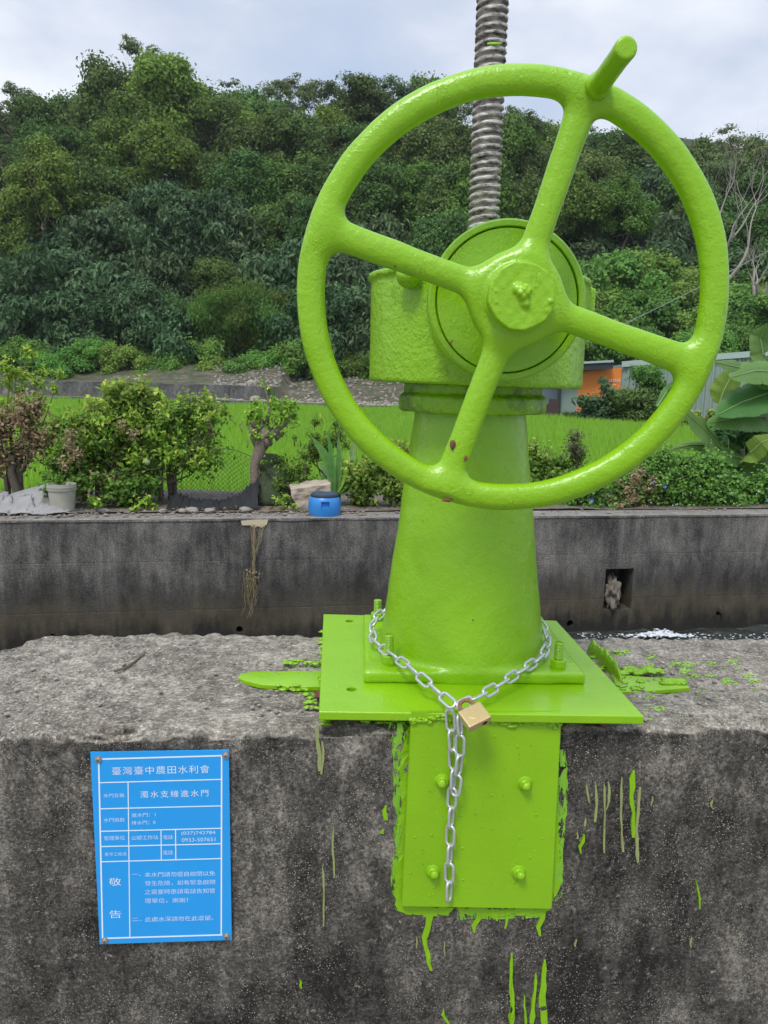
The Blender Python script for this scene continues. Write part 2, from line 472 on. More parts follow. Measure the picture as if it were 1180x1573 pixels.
M_path = simple('near_path_concrete', (.22, .21, .19), .9, var=.25, scale=3, bump=.5)

# ------------------------------------------------------------------ the near block the gate stands on
A0 = at_z(0, 1130, 0); A1 = at_z(1180, 1115, 0)
wd = (A1 - A0).normalized(); wnrm = Vector((wd.y, -wd.x, 0))       # along the wall, and out of its face towards the path
W_ANG = math.atan2(wd.y, wd.x)
BK = [at_z(-60, 1022, 0), at_z(0, 1000, 0), at_z(75, 976, 0), at_z(400, 972, 0), at_z(860, 978, 0), at_z(1180, 979, 0)]
def wall_s(p): return (p - A0).dot(wd)
def wall_t(p): return -(p - A0).dot(wnrm)
bks = [(wall_s(p), wall_t(p)) for p in BK]
def back_t(s):
    if s < bks[0][0]: return max(.12, bks[0][1] + (s - bks[0][0]) * .9)
    return float(np.interp(s, [b[0] for b in bks], [b[1] for b in bks]))
block = empty('gate_block', A0, 'weathered concrete block carrying the lime green gate hoist, blue notice on its face', 'wall', rz=W_ANG)
block['kind'] = 'structure'
SEAM = (.004, at_plane(590, 1557, A0, wnrm).z)
_c = [at_z(400, 1042, 0), at_z(560, 976, 0)]; CRK = [(wall_s(p), wall_t(p)) for p in _c]
CRKL = math.hypot(CRK[1][0] - CRK[0][0], CRK[1][1] - CRK[0][1]); CRKD = ((CRK[1][0] - CRK[0][0]) / CRKL, (CRK[1][1] - CRK[0][1]) / CRKL); CRKN = (-CRKD[1], CRKD[0])
HOLL = [(wall_s(p), wall_t(p), r) for p, r in ((at_z(430, 1052, 0), .085), (at_z(1040, 1056, 0), .075), (at_z(1000, 1032, 0), .06), (at_z(480, 1075, 0), .035))]
def build_block():
    s_ = np.concatenate([np.arange(-2.4, -.25, .02), np.arange(-.25, 1.6, .006), np.arange(1.6, 3.6, .02)])
    V = []; F = []
    GZ = -1.15
    nprof = None
    for si, s in enumerate(s_):
        T = back_t(s)
        prof = []
        for z in np.linspace(GZ, -.62, 5)[:-1]: prof.append((0, z, 0))
        for z in np.arange(-.62, -.022, .0075): prof.append((0, z, 0))
        for a in np.linspace(0, math.pi / 2, 7): prof.append((.014 - .014 * math.cos(a), -.014 + .014 * math.sin(a), 1))
        for t in np.linspace(.022, T - .02, 70): prof.append((t, 0, 0))
        for a in np.linspace(0, math.pi / 2, 5): prof.append((T - .014 + .014 * math.sin(a), -.014 + .014 * math.cos(a), 1))
        for z in (-.1, -.3, -.7, -2.3): prof.append((T, z, 0))
        nprof = len(prof)
        for t, z, e_ in prof:
            p = Vector((s, t, z))
            k1 = mnoise.fractal(p * 3.0, .8, 2.0, 4) * .004
            k2 = mnoise.noise(p * 38) * .0022 + mnoise.noise(p * 90) * .0012
            ew = 1
            if z > -.03:
                ed = min(abs(t), abs(T - t))
                if ed < .05: ew = 1 + 2.6 * (1 - ed / .05)
            chip = 0
            if e_: chip = -max(0, mnoise.noise(Vector((s * 9, t * 3, 4.2))) - .05) * .035
            d = k1 + k2 * ew
            if t <= .001: d += SEAM[0] * math.exp(-((z - SEAM[1] - .003 * mnoise.noise(Vector((s * 6, 0, 1)))) / .006) ** 2)
            if 0 < t < T and z > -.02:
                w_ = (s - CRK[0][0]) * CRKN[0] + (t - CRK[0][1]) * CRKN[1] + .006 * mnoise.noise(Vector((s * 30, t * 30, 2))); al_ = ((s - CRK[0][0]) * CRKD[0] + (t - CRK[0][1]) * CRKD[1]) / CRKL
                if 0 < al_ < 1: d -= .012 * math.exp(-(w_ / .005) ** 2) * min(1, 6 * al_, 6 * (1 - al_))
                # hollow broken out round the embedded straps
                for (hs_, ht_, hr_) in HOLL: d -= .007 * math.exp(-(((s - hs_) / hr_) ** 2 + ((t - ht_) / (hr_ * .35)) ** 2) ** 2) * (1 + mnoise.noise(p * 45))
            if t <= .001: V.append((s, t - d, z))
            elif abs(t - T) < .001 and z < -.03: V.append((s, t + d, z))
            else: V.append((s, t + (-chip if t < .1 else chip) * .7, z + d + chip))
    n = len(s_)
    I = np.arange(n * nprof).reshape(n, nprof)
    F = np.stack([I[:-1, :-1].ravel(), I[1:, :-1].ravel(), I[1:, 1:].ravel(), I[:-1, 1:].ravel()], 1)
    link('block_body', mesh_np('block_body', V, F, M_conc, True), block)
build_block()
from mathutils.bvhtree import BVHTree
_bm = bpy.data.objects['block_body'].data
BVH = BVHTree.FromPolygons([v.co.copy() for v in _bm.vertices], [tuple(p.vertices) for p in _bm.polygons])
def wall_px(px, py, off=.004):
    """photo pixel -> local (s, -off, z) point on the block's front face"""
    p = at_plane(px, py, A0, wnrm)
    h = BVH.ray_cast(Vector((wall_s(p), -.1, p.z)), Vector((0, 1, 0)))[0]
    return Vector((wall_s(p), (h.y if h is not None and h.y < .03 else 0) - off, p.z))
def top_px(px, py, off=.004):
    p = at_z(px, py, 0)
    h = BVH.ray_cast(Vector((wall_s(p), wall_t(p), .1)), Vector((0, 0, -1)))[0]
    return Vector((wall_s(p), wall_t(p), (h.z if h is not None and h.z > -.03 else 0) + off))
def stain(name, polys, mat, surf, off, thick, seg=7, wobble=1.6, parent=block):
    """paint lying on the concrete: pixel outlines turned into slightly domed sheets"""
    V = []; F = []
    for poly in polys:
        pts = []
        for i in range(len(poly)):
            a, b_ = poly[i], poly[(i + 1) % len(poly)]
            L = math.hypot(b_[0] - a[0], b_[1] - a[1]); k = max(1, int(L / seg))
            for j in range(k):
                t = j / k; pts.append((a[0] + (b_[0] - a[0]) * t + random.uniform(-1, 1) * wobble, a[1] + (b_[1] - a[1]) * t + random.uniform(-1, 1) * wobble))
        cx = sum(p[0] for p in pts) / len(pts); cy = sum(p[1] for p in pts) / len(pts)
        base = len(V)
        for p in pts: V.append(surf(p[0], p[1], off - .003))
        for p in pts:
            q = surf(p[0] + (cx - p[0]) * .06, p[1] + (cy - p[1]) * .02, off + thick); V.append(q)
        m = len(pts)
        for i in range(m): F.append((base + i, base + (i + 1) % m, base + m + (i + 1) % m, base + m + i))
        F.append(tuple(base + m + i for i in range(m)))
    me = bpy.data.meshes.new(name); me.from_pydata([tuple(v) for v in V], [], F); me.update(); me.materials.append(mat)
    bm = bmesh.new(); bm.from_mesh(me); bmesh.ops.triangulate(bm, faces=bm.faces, ngon_method='EAR_CLIP'); bmesh.ops.recalc_face_normals(bm, faces=bm.faces); bm.to_mesh(me); bm.free()
    o = link(name, me, parent); o['kind'] = 'stuff'
    return o
def drip(x0, y0, x1, y1, w0, w1, blob=1.3):
    """outline of a run of paint from (x0,y0) down to (x1,y1)"""
    n = max(3, int(abs(y1 - y0) / 12)); L = []; Rr = []
    ph = random.uniform(0, 6)
    for i in range(n + 1):
        t = i / n; x = x0 + (x1 - x0) * t + math.sin(t * 5 + ph) * w0 * .45 + math.sin(t * 17 + ph) * w0 * .12; y = y0 + (y1 - y0) * t
        w = (w0 + (w1 - w0) * t) * min(1, .35 + t * 6) * (1 if t < .88 else blob) * random.uniform(.8, 1.15) / 2
        if i == n: w *= .5
        L.append((x - w, y)); Rr.append((x + w, y))
    return L + Rr[::-1]
stain('paint_run', [drip(658, 1392, 660, 1492, 13, 7), drip(731, 1398, 733, 1432, 12, 4), drip(832, 1396, 829, 1436, 9, 6), drip(776, 1398, 778, 1424, 5, 4), drip(764, 1395, 765, 1412, 6, 4),
                    drip(788, 1464, 783, 1573, 5, 9), drip(834, 1473, 836, 1580, 6, 13), drip(822, 1494, 817, 1570, 3, 9), drip(806, 1526, 806, 1573, 3, 4), drip(975, 1182, 968, 1286, 8, 5),
                    drip(1070, 1350, 1076, 1396, 3, 3), drip(680, 1548, 687, 1572, 6, 6), drip(460, 1505, 464, 1518, 3, 4), drip(592, 1238, 591, 1260, 5, 8), drip(588, 1275, 588, 1281, 3, 5),
                    drip(893, 1280, 893, 1310, 7, 3)], M_drip, wall_px, .001, .0012, wobble=.6)
stain('old_paint_run', [drip(490, 1110, 488, 1186, 7, 6), drip(494, 1140, 496, 1190, 5, 4), drip(513, 1268, 512, 1350, 4, 3), drip(495, 1330, 499, 1425, 3, 3), drip(901, 1200, 903, 1232, 2.5, 3),
                        drip(916, 1200, 914, 1262, 3, 4), drip(927, 1200, 929, 1310, 3, 3), drip(937, 1200, 932, 1245, 4, 3), drip(953, 1192, 956, 1308, 3, 4), drip(980, 1208, 979, 1326, 5, 4), drip(899, 1253, 898, 1268, 2, 4), drip(887, 1276, 886, 1287, 2, 4),
                        drip(1000, 1222, 1001, 1236, 3, 3), drip(1092, 1228, 1093, 1241, 3, 2), drip(1062, 1440, 1062, 1456, 3, 3), drip(884, 1442, 884, 1454, 2, 3), drip(640, 1440, 641, 1456, 2, 3), drip(683, 1445, 683, 1470, 2, 2)], M_drip_old, wall_px, .0008, .0008, wobble=.5)
stain('brushed_paint', [[(598, 1110), (636, 1108), (636, 1400), (604, 1402), (600, 1340), (606, 1260), (602, 1200)],
                        [(845, 1150), (868, 1150), (874, 1200), (866, 1300), (862, 1378), (846, 1385)], [(700, 1390), (840, 1392), (835, 1408), (700, 1412)]], M_brush, wall_px, .0012, .0003)
stain('solid_paint_edge', [[(622, 1120), (634, 1118), (634, 1408), (614, 1404), (606, 1392), (604, 1360), (610, 1320), (608, 1290), (616, 1240), (612, 1180)], [(614, 1388), (700, 1392), (690, 1404), (640, 1406), (624, 1404)],
                           [(846, 1250), (858, 1250), (860, 1330), (856, 1372), (848, 1376)], [(700, 1393), (845, 1393), (836, 1405), (790, 1402), (760, 1408), (730, 1403), (704, 1404)]], M_drip, wall_px, .0014, .0006, seg=5, wobble=2.4)
blobs = []
for cx, cy, rx, ry, k in ((1020, 1028, 50, 14, 7), (1110, 1030, 60, 20, 14), (1145, 1050, 30, 8, 5), (960, 1080, 40, 20, 10), (1010, 1095, 60, 10, 8), (480, 1020, 40, 22, 16), (470, 1062, 40, 10, 8), (505, 1090, 18, 14, 5), (960, 1008, 50, 8, 6), (1080, 1062, 25, 6, 4)):
    for _ in range(int(k * 1.6)):
        x = cx + random.uniform(-rx, rx); y = cy + random.uniform(-ry, ry); a = random.choice((random.uniform(1.5, 4), random.uniform(3, 14))); h = a * random.uniform(.16, .34)
        blobs.append([(x + a * math.cos(t) * random.uniform(.7, 1.2), y + h * math.sin(t) * random.uniform(.7, 1.2)) for t in np.linspace(0, 2 * math.pi, 9)[:-1]])
stain('paint_spatter', blobs, M_brush_top, top_px, .0008, .0004, seg=3, wobble=.9)
# a crack across the top: a thin dark root lying in it
mb = MB(); cp = [top_px(x, y, .002) for x, y in ((400, 1042), (440, 1022), (482, 1003), (528, 988), (560, 978))]
def build_pebbles():
    mb = MB()
    for i in range(150):
        px, py = random.choice(((random.uniform(380, 500), random.uniform(1010, 1100)), (random.uniform(940, 1100), random.uniform(1025, 1105)), (random.uniform(0, 1180), random.uniform(985, 1110))))
        V, F = ico(top_px(px, py, .004), random.uniform(.0015, .0055), 1, (1, 1, .6), .5, i); mb.add(V, F)
    o = mb.build('grit', simple('pale_grit', (.26, .24, .21), .9, var=.6, scale=40), block); o['kind'] = 'stuff'
build_pebbles()
tw = MB(); tw.tube([top_px(x, y, .0045 + .001 * math.sin(x)) for x, y in ((176, 1036), (192, 1030), (206, 1020), (218, 1010), (224, 1003))], [.0022, .0022, .002, .0018, .001], 6)
tag(tw.build('twig', M_bark, None), 'thin dark twig lying across the grey top of the concrete block', 'twig').matrix_world = Matrix.Translation(A0) @ Matrix.Rotation(W_ANG, 4, 'Z')

# ------------------------------------------------------------------ the gate hoist
hoist = empty('gate_hoist', (.148, 1.365, .0), 'lime green cast iron gate hoist with large handwheel, bolted on the concrete block', 'gate hoist')
hoist.location = (0, 0, 0)
def prism(name, top, zt, zb, mat, parent, bev=.004, holes=(), smooth=True, wobk=.0008):
    """slab from corner points, finely edged so the thick paint can round it"""
    bm = bmesh.new()
    n = len(top)
    vt = [bm.verts.new((p[0], p[1], zt)) for p in top]; vb = [bm.verts.new((p[0], p[1], zb)) for p in top]
    bm.faces.new(vt); bm.faces.new(vb[::-1])
    for i in range(n): bm.faces.new((vt[i], vb[i], vb[(i + 1) % n], vt[(i + 1) % n]))
    bmesh.ops.recalc_face_normals(bm, faces=bm.faces)
    bmesh.ops.bevel(bm, geom=list(bm.edges) , offset=bev, segments=3, affect='EDGES', profile=.6)
    me = bpy.data.meshes.new(name); bm.to_mesh(me); bm.free(); me.materials.append(mat)
    for p in me.polygons: p.use_smooth = True
    me.set_sharp_from_angle(angle=R_(50))
    return link(name, me, parent)
def boolean(o, cutters):
    for c in cutters:
        m = o.modifiers.new('b', 'BOOLEAN'); m.object = c; m.operation = 'DIFFERENCE'; m.solver = 'EXACT'
    dg = bpy.context.evaluated_depsgraph_get(); dg.update()
    me = bpy.data.meshes.new_from_object(o.evaluated_get(dg)); o.modifiers.clear(); o.data = me
    for c in cutters: bpy.data.objects.remove(c)
pl = [at_z(490, 1093, .035), at_z(990, 1100, .035), at_z(855, 953, .035), at_z(497, 943, .035)]
plate = prism('base_plate', pl, .035, .021, M_green_smooth, hoist, .0025)
cut = []
for hx, hy in ((540, 1059), (537, 954)):
    p = at_z(hx, hy, .035); m_ = MB(); m_.lathe([(.0085, -.03), (.0085, .03)], 20, Matrix.Translation(p)); cut.append(m_.build('c', M_green))
boolean(plate, cut)
for p in plate.data.polygons: p.use_smooth = False
CX, CY = .148, 1.367
# column and its cast foot: one casting
cf = [at_z(560, 1047, .035), at_z(900, 1053, .035)]
cfx = (cf[0].x + cf[1].x) / 2 - .006; hw = (cf[1].x - cf[0].x) / 2; cyb = 1.222 + .155
ca, sa = math.cos(R_(2.0)), math.sin(R_(2.0))
def f_col(x, y, z):
    dx, dy = x - CX, y - CY; rad = np.sqrt(dx * dx + dy * dy)
    zz = np.clip((z - .055) / (.478 - .055), 0, 1)
    r = .150 + (.0975 - .150) * zz
    cone = np.maximum((rad - r) * .99, z - .486)
    bx, by = x - cfx, y - cyb; bx, by = bx * ca + by * sa, -bx * sa + by * ca
    base = sbox(bx, by, z - .045, hw, .158, .0105, .005)
    return smin(cone, base, .013) + wob(x, y, z, .35, .0008) + wob(x, z, y, 1.1, .0002)
V, F = surface_nets(f_col, (cfx - hw - .02, 1.19, .024), (cfx + hw + .02, 1.56, .495), .0042)
cz = V[F].mean(1)[:, 2]
split_parts(V, F, (cz < .062).astype(int), ['column', 'column_foot'], M_green, hoist)
# collar
def f_collar(x, y, z):
    rad = np.sqrt((x - .151) ** 2 + (y - CY) ** 2)
    a = scyl(rad, z - .4975, .1285, .0155, .008); b_ = scyl(rad, z - .520, .121, .012, .002)
    return smin(a, b_, .002) + wob(x, y, z, .9, .0007)
V, F = surface_nets(f_collar, (.0, 1.21, .474), (.30, 1.52, .540), .0035)
split_parts(V, F, np.zeros(len(F), int), ['collar'], M_green_dirty, hoist)
# gearbox drum with the boss of the input shaft
DX, DR, BX, BZ = .1535, .184, .1555, .641
def f_drum(x, y, z):
    rad = np.sqrt((x - DX) ** 2 + (y - CY) ** 2)
    zl = z - (x - DX) * -.018
    a = scyl(rad, zl - .6165, DR, .0875, .004)
    lip = scyl(rad, zl - .702, DR + .0042, .0052, .002)
    a = smin(a, lip, .002)
    rb = np.sqrt((x - BX) ** 2 + (z - BZ) ** 2)
    b_ = scyl(rb, y - 1.15, .094, .105, .004)
    lug = np.sqrt((x - at_y(628, 432, 1.20).x) ** 2 + (y - 1.212) ** 2 + ((z - .692) * 1.0) ** 2) - .0195
    lug2 = sbox(x - .340, y - 1.36, z - .665, .010, .02, .03, .004)
    return smin(smin(smin(a, b_, .012), lug, .004), lug2, .004) + wob(x, y, z, .5, .0004) + wob(z, x, y, 1.3, .0002)
V, F = surface_nets(f_drum, (-.05, 1.035, .515), (.36, 1.57, .765), .0045)
cc = V[F].mean(1); rb = np.hypot(cc[:, 0] - BX, cc[:, 2] - BZ)
lx = at_y(628, 432, 1.20).x
sel = np.where((rb < .100) & (cc[:, 1] < 1.21), 1, 0)
sel[(np.hypot(cc[:, 0] - lx, cc[:, 2] - .692) < .021) & (cc[:, 1] < 1.21)] = 2
split_parts(V, F, sel, ['gearbox', 'shaft_boss', 'plug_bolt'], M_green_rough, hoist)
MY = Matrix.Translation((BX, 1.048, BZ)) @ Matrix.Rotation(R_(90), 4, 'X')      # local z points to the path
mb = MB(); mb.lathe([(.0935, -.028), (.1015, -.028), (.1035, -.024), (.1035, .006), (.1010, .0085), (.0950, .0085), (.0938, .007), (.0932, -.006), (.0, -.006)], 96, MY)
mb.build('boss_flange', M_green, hoist, True, 35)
mb = MB(); mb.lathe([(.0921, -.004), (.0921, .0055), (.0912, .0068), (.05, .0072), (.04, .010), (.036, .018), (.030, .024), (0, .024)], 96, MY)
mb.build('cover_disc', M_green, hoist, True, 30)
# black ring standing in for the shade in the gap between the two
mb = MB(); mb.lathe([(.0920, -.003), (.0934, -.003), (.0934, .0012), (.0920, .0012)], 96, MY)
mb.build('gap_shade', simple('black_gap_shade', (.012, .012, .012), .8), hoist, True)

# handwheel: one casting, cut into rim, spokes and hub
WX, WY, WZ, RC = .1515, .972, .638, .2466
wheel = empty('handwheel', (WX, WY, WZ)); wheel.parent = hoist
angs = [R_(a) for a in (72, 162, 252.5, -18)]
HX, HZ = .0045, -.002
def f_wheel(x, y, z):       # local: x right, z up, y away from the camera
    rr = np.sqrt(x * x + z * z); q = (rr - RC) / .0168
    rim = ((np.abs(q) ** 2.3 + np.abs(y / .0142) ** 2.3 + 1e-9) ** (1 / 2.3) - 1) * .0160
    d = rim
    for a in angs:
        ex, ez = RC * math.cos(a), RC * math.sin(a)
        dx, dz = ex - HX, ez - HZ; L = math.hypot(dx, dz); dx /= L; dz /= L
        px, pz = x - HX, z - HZ
        al = px * dx + pz * dz; la = -px * dz + pz * dx
        t = np.clip(al / L, 0, 1); w = .0192 - .0028 * np.sin(t * math.pi)
        sp = ((np.abs(la / w) ** 2.2 + np.abs(y / .0125) ** 2.2 + 1e-9) ** (1 / 2.2) - 1) * .0135
        sp = np.maximum(sp, np.maximum(.02 - al, al - L))
        d = smin(d, sp, .017)
    rh = np.sqrt((x - HX) ** 2 + (z - HZ) ** 2)
    hub = scyl(rh, y - .004, .0575, .0185, .011)
    d = smin(d, hub, .020)
    seat = scyl(rh, y + .016, .041, .006, .003)
    d = smin(d, seat, .003)
    return d + wob(x, z, y, .35, .0004) + wob(z, y, x, 1.2, .00012)
V, F = surface_nets(f_wheel, (-.275, -.034, -.275), (.275, .03, .275), .0034)
cc = V[F].mean(1); rr = np.hypot(cc[:, 0], cc[:, 2]); rh = np.hypot(cc[:, 0] - HX, cc[:, 2] - HZ); th = np.arctan2(cc[:, 2] - HZ, cc[:, 0] - HX)
sel = np.zeros(len(F), int); mid = (rr < RC - .030) & (rh > .068)
for k, a in enumerate(angs):
    dd = np.abs((th - a + math.pi) % (2 * math.pi) - math.pi)
    sel[mid & (dd < .6)] = 2 + k
sel[rh <= .068] = 1
parts = split_parts(V, F, sel, ['rim', 'hub', 'spoke', 'spoke', 'spoke', 'spoke'], M_green, wheel)
def f_nut(x, y, z):
    a = np.arctan2(z, x); r = np.sqrt(x * x + z * z)
    n8 = math.pi / 6; am = (a + .3) % n8 - n8 / 2
    oc = smin(r * np.cos(am) - .0372, r - .0378, -.002) + .0006 * np.sin(a * 5 + 1)
    d = np.maximum(oc, np.abs(y) - .0125) - .0016
    lump = np.sqrt((x - .001) ** 2 + (y + .014) ** 2 * .9 + (z - .003) ** 2) - .0082 + .0012 * np.sin(x * 700 + 1) * np.sin(z * 600)
    l2 = np.sqrt((x + .006) ** 2 + (y + .013) ** 2 + (z - .008) ** 2) - .006
    l3 = np.sqrt((x - .004) ** 2 + (y + .0135) ** 2 + (z + .009) ** 2) - .0052
    d = smin(smin(smin(d, lump, .004), l2, .004), l3, .003)
    for bx, bz, br in ((.015, .011, .0020), (-.031, .005, .0024), (-.030, -.008, .0022), (.033, -.006, .0030), (.030, -.016, .0020), (-.026, -.018, .0014)):
        d = smin(d, np.sqrt((x - bx) ** 2 + (y + .013) ** 2 + (z - bz) ** 2) - br, .002)
    return d + wob(x, z, y, 1.6, .0005)
V, F = surface_nets(f_nut, (-.043, -.034, -.043), (.043, .018, .043), .0016)
nut = split_parts(V, F, np.zeros(len(F), int), ['hub_nut'], M_green, wheel, Matrix.Translation((HX, -.031, HZ)))
# crank handle on the rim
hb = at_y(913, 141, WY) - Vector((WX, WY, WZ))
def f_handle(x, y, z):
    rad = np.sqrt(x * x + z * z)
    d = scyl(rad, y + .056, .0118, .059, .003)
    c = scyl(rad, y + .008, .0150, .009, .004)
    return smin(d, c, .005) + wob(x, z, y, .8, .0004)
V, F = surface_nets(f_handle, (-.022, -.142, -.022), (.022, .006, .022), .002)
split_parts(V, F, np.zeros(len(F), int), ['crank_handle'], M_green_smooth, wheel, Matrix.Translation(hb + Vector((0, -.008, 0))))
# bare patches where the paint has flaked off the wheel
rust = simple('rusty_bare_metal', (.16, .06, .035), .8, var=.5, scale=200)
mb = MB()
for px, py, sx, sz in ((695, 683, .0035, .006), (687, 768, .006, .0028), (716, 704, .0022, .004), (808, 408, .001, .001)):
    p = at_y(px, py, WY - .0125) - Vector((WX, WY, WZ))
    V, F = ico(p, 1, 2, (sx, .0022, sz), .5, int(px)); MB().add(V, F).build('paint_chip', rust, wheel, True)

# threaded spindle
M_steel, n_, l_, b_ = newmat('greasy_weathered_steel')
v_ = coords(n_, l_)
f_ = noise_(n_, l_, coords(n_, l_, (1, 1, 3)), 45, 6, .75)
ge_ = n_.new('ShaderNodeNewGeometry')
c_ = ramp_(n_, l_, f_, [(.38, (.035, .03, .028)), (.46, (.24, .21, .19)), (.62, (.58, .54, .50))])
l_.new(c_, b_.inputs['Base Color']); b_.inputs['Metallic'].default_value = .15; b_.inputs['Roughness'].default_value = .42
bump_(n_, l_, b_, f_, .7, .002)
sp0 = at_y(743, 335, CY); 
def spindle():
    p = .0122; R0 = .0262; n = 56; zs, ze = .66, 1.24
    prof = [(0, -.0008), (.05, 0), (.22, 0), (.38, -.0003), (.46, -.0010), (.54, -.0050), (.60, -.0062), (.88, -.0062), (.95, -.0050)]
    rows = []
    turns = int((ze - zs) / p)
    for t in range(turns):
        for (u, d) in prof: rows.append((zs + (t + u) * p, R0 + d))
    V = []; 
    for z, r in rows:
        for k in range(n + 1):
            a = 2 * math.pi * k / n; zz = z + p * k / n
            rr = r + (mnoise.noise(Vector((math.cos(a) * 3, math.sin(a) * 3, zz * 160))) * .0011 + mnoise.noise(Vector((a * 1.5, zz * 420, 3))) * .0006 if r > .024 else 0)
            V.append((rr * math.cos(a), rr * math.sin(a), zz))
    I = np.arange(len(V)).reshape(len(rows), n + 1)
    F = np.stack([I[:-1, :-1].ravel(), I[:-1, 1:].ravel(), I[1:, 1:].ravel(), I[1:, :-1].ravel()], 1)
    o = link('threaded_spindle', mesh_np('threaded_spindle', V, F, M_steel, True), hoist)
    o.data.set_sharp_from_angle(angle=R_(50))
    top = at_y(757, 0, CY)
    xa, za = sp0.x, sp0.z
    tilt = math.atan2(top.x - xa, top.z - za)
    o.matrix_world = Matrix.Translation((xa - math.tan(tilt) * (za), CY, 0)) @ Matrix.Rotation(tilt, 4, 'Y')
    o.parent = hoist
spindle()
mb = MB()
V, F = ico(at_y(760, 67, CY - .0265), 1, 2, (.012, .0012, .0022), .4, 2); mb.add(V, F)
mb.build('paint_smear', M_drip, hoist)

# anchor bolts through the foot
def bolt(p, h, tiltx=0):
    m_ = MB(); M0 = Matrix.Translation(p) @ Matrix.Rotation(tiltx, 4, 'Y')
    m_.lathe([(.0125, 0), (.0128, .002), (.0128, .0025), (.0, .0025)], 24, M0)
    b0 = m_.build('washer', M_green, hoist, True)
    m_ = MB(); m_.lathe([(.0128, .0026), (.0135, .004), (.0135, .0145), (.0122, .0165), (.0, .0165)], 6, M0)
    nn = m_.build('nut', M_green_smooth, hoist)
    prof = []; zz = .0166
    while zz < h: prof += [(.0064, zz), (.0080, zz + .0014), (.0064, zz + .0028)]; zz += .0029
    prof += [(.007, h), (.0, h + .0008)]
    m_ = MB(); m_.lathe([(.007, .0166)] + prof, 20, M0); m_.build('stud', M_green, hoist, True, 60)
CZT = .0555
for px, py, h in ((598, 1019, .050), (857, 1026, .044)): bolt(at_z(px, py, CZT), h, R_(random.uniform(-2, 2)))
bolt(Vector((at_y(580, 950, 1.49).x, 1.49, CZT)), .042)
bolt(Vector((CX + .155, 1.50, CZT)), .042)

# the steel face plate under the foot, with its four bolts
def wfp(px, py, off):
    p = at_plane(px, py, A0 + wnrm * off, wnrm); return p
q = [wfp(632, 1096, .014), wfp(863, 1096, .014), wfp(848, 1397, .014), wfp(617, 1393, .014)]
q[0].z += .004; q[1].z += .004
def face_plate():
    bm = bmesh.new()
    f_ = [bm.verts.new(p) for p in q]; k_ = [bm.verts.new(p - wnrm * .0115) for p in q]
    bm.faces.new(f_[::-1]); bm.faces.new(k_)
    for i in range(4): bm.faces.new((f_[i], f_[(i + 1) % 4], k_[(i + 1) % 4], k_[i]))
    bmesh.ops.recalc_face_normals(bm, faces=bm.faces)
    bmesh.ops.bevel(bm, geom=list(bm.edges), offset=.0013, segments=2, affect='EDGES')
    me = bpy.data.meshes.new('face_plate'); bm.to_mesh(me); bm.free(); me.materials.append(M_green_smooth)
    link('face_plate', me, hoist)
face_plate()
Mface = Matrix.Rotation(W_ANG, 4, 'Z') @ Matrix.Rotation(R_(90), 4, 'X')
for i, (px, py) in enumerate(((679, 1199), (806, 1203), (665, 1338), (796, 1339))):
    p = wfp(px, py, .0142)
    m_ = MB(); M0 = Matrix.Translation(p) @ Mface
    m_.lathe([(.0118, 0), (.0122, .001), (.0105, .0022), (.0, .0024)], 24, M0)
    hx_ = MB(); hx_.lathe([(.0100, .002), (.0102, .0065), (.0085, .0085), (.0, .0086)], 6, M0 @ Matrix.Rotation(i * .5, 4, 'Z'))
    V, F = ico((0, 0, 0), .0072, 2, (1, 1, .75), .25, i, 1.5); hx_.add([M0 @ (v + Vector((.001 * (i - 1), 0, .0105))) for v in V], F)
    w_ = m_.build('washer', M_green, hoist, True); hx_.build('plate_bolt', M_green, hoist, True, 50)
# dried beads, blisters and runs of paint on the face plate
mb = MB()
for i in range(60):
    px = random.uniform(628, 850); py = random.uniform(1110, 1385)
    V, F = ico(wfp(px, py, .0142), 1, 1, (random.uniform(.0008, .0022),) * 3, .3, i); V = [v for v in V]; mb.add(V, F)
for x0 in np.linspace(634, 860, 60):
    for _ in range(2):
        V, F = ico(wfp(x0 + random.uniform(-3, 3), 1103 + (x0 - 634) * .035 + 3 * math.sin(x0 * .09) + random.uniform(-3, 5), .0145), random.uniform(.0022, .005), 1, (1.4, .8, .8), .5, int(x0)); mb.add(V, F)
o = mb.build('weld_bead', M_green_rough, hoist, True, 180); o['kind'] = 'stuff'

# steel guides cast into the concrete either side of the plate, thickly painted
def guide(name, pts, w, z0, z1, seed):
    d = (pts[1] - pts[0]); L_ = d.length; d.normalize(); sd_ = Vector((d.y, -d.x, 0)); V = []; n = 60
    for i in range(n + 1):
        c = pts[0] + d * (L_ * i / n); t = i / n
        h = z1 * (1 + .35 * mnoise.noise(Vector((i * .16 + seed, seed, 0)))) * min(1, 4 * t + .35, 4 * (1 - t) + .5); ww = w * (.8 + .5 * mnoise.noise(Vector((i * .4, seed, 3)))) * .5
        for o, z in ((-1.5, z0), (-1.1, h * .5), (-.8, h), (.6, h * 1.02), (1.0, h * .6), (1.6, z0)):
            V.append(c + sd_ * (ww * o + .0012 * mnoise.noise(Vector((i * .5, o * 3, seed)))) + Vector((0, 0, z - c.z + .0015 * mnoise.noise(Vector((i * .6, o * 5, seed + 9))))))
    F = []
    for i in range(n):
        for k in range(5): F.append((i * 6 + k, i * 6 + k + 1, i * 6 + k + 7, i * 6 + k + 6))
    F += [tuple(range(6)), tuple(n * 6 + k for k in range(5, -1, -1))]
    bm = bmesh.new(); vs = [bm.verts.new(v) for v in V]
    for f in F: bm.faces.new([vs[i] for i in f])
    bmesh.ops.recalc_face_normals(bm, faces=bm.faces); me = bpy.data.meshes.new(name); bm.to_mesh(me); bm.free()
    me.materials.append(M_green_rough)
    for p in me.polygons: p.use_smooth = True
    return link(name, me, hoist)
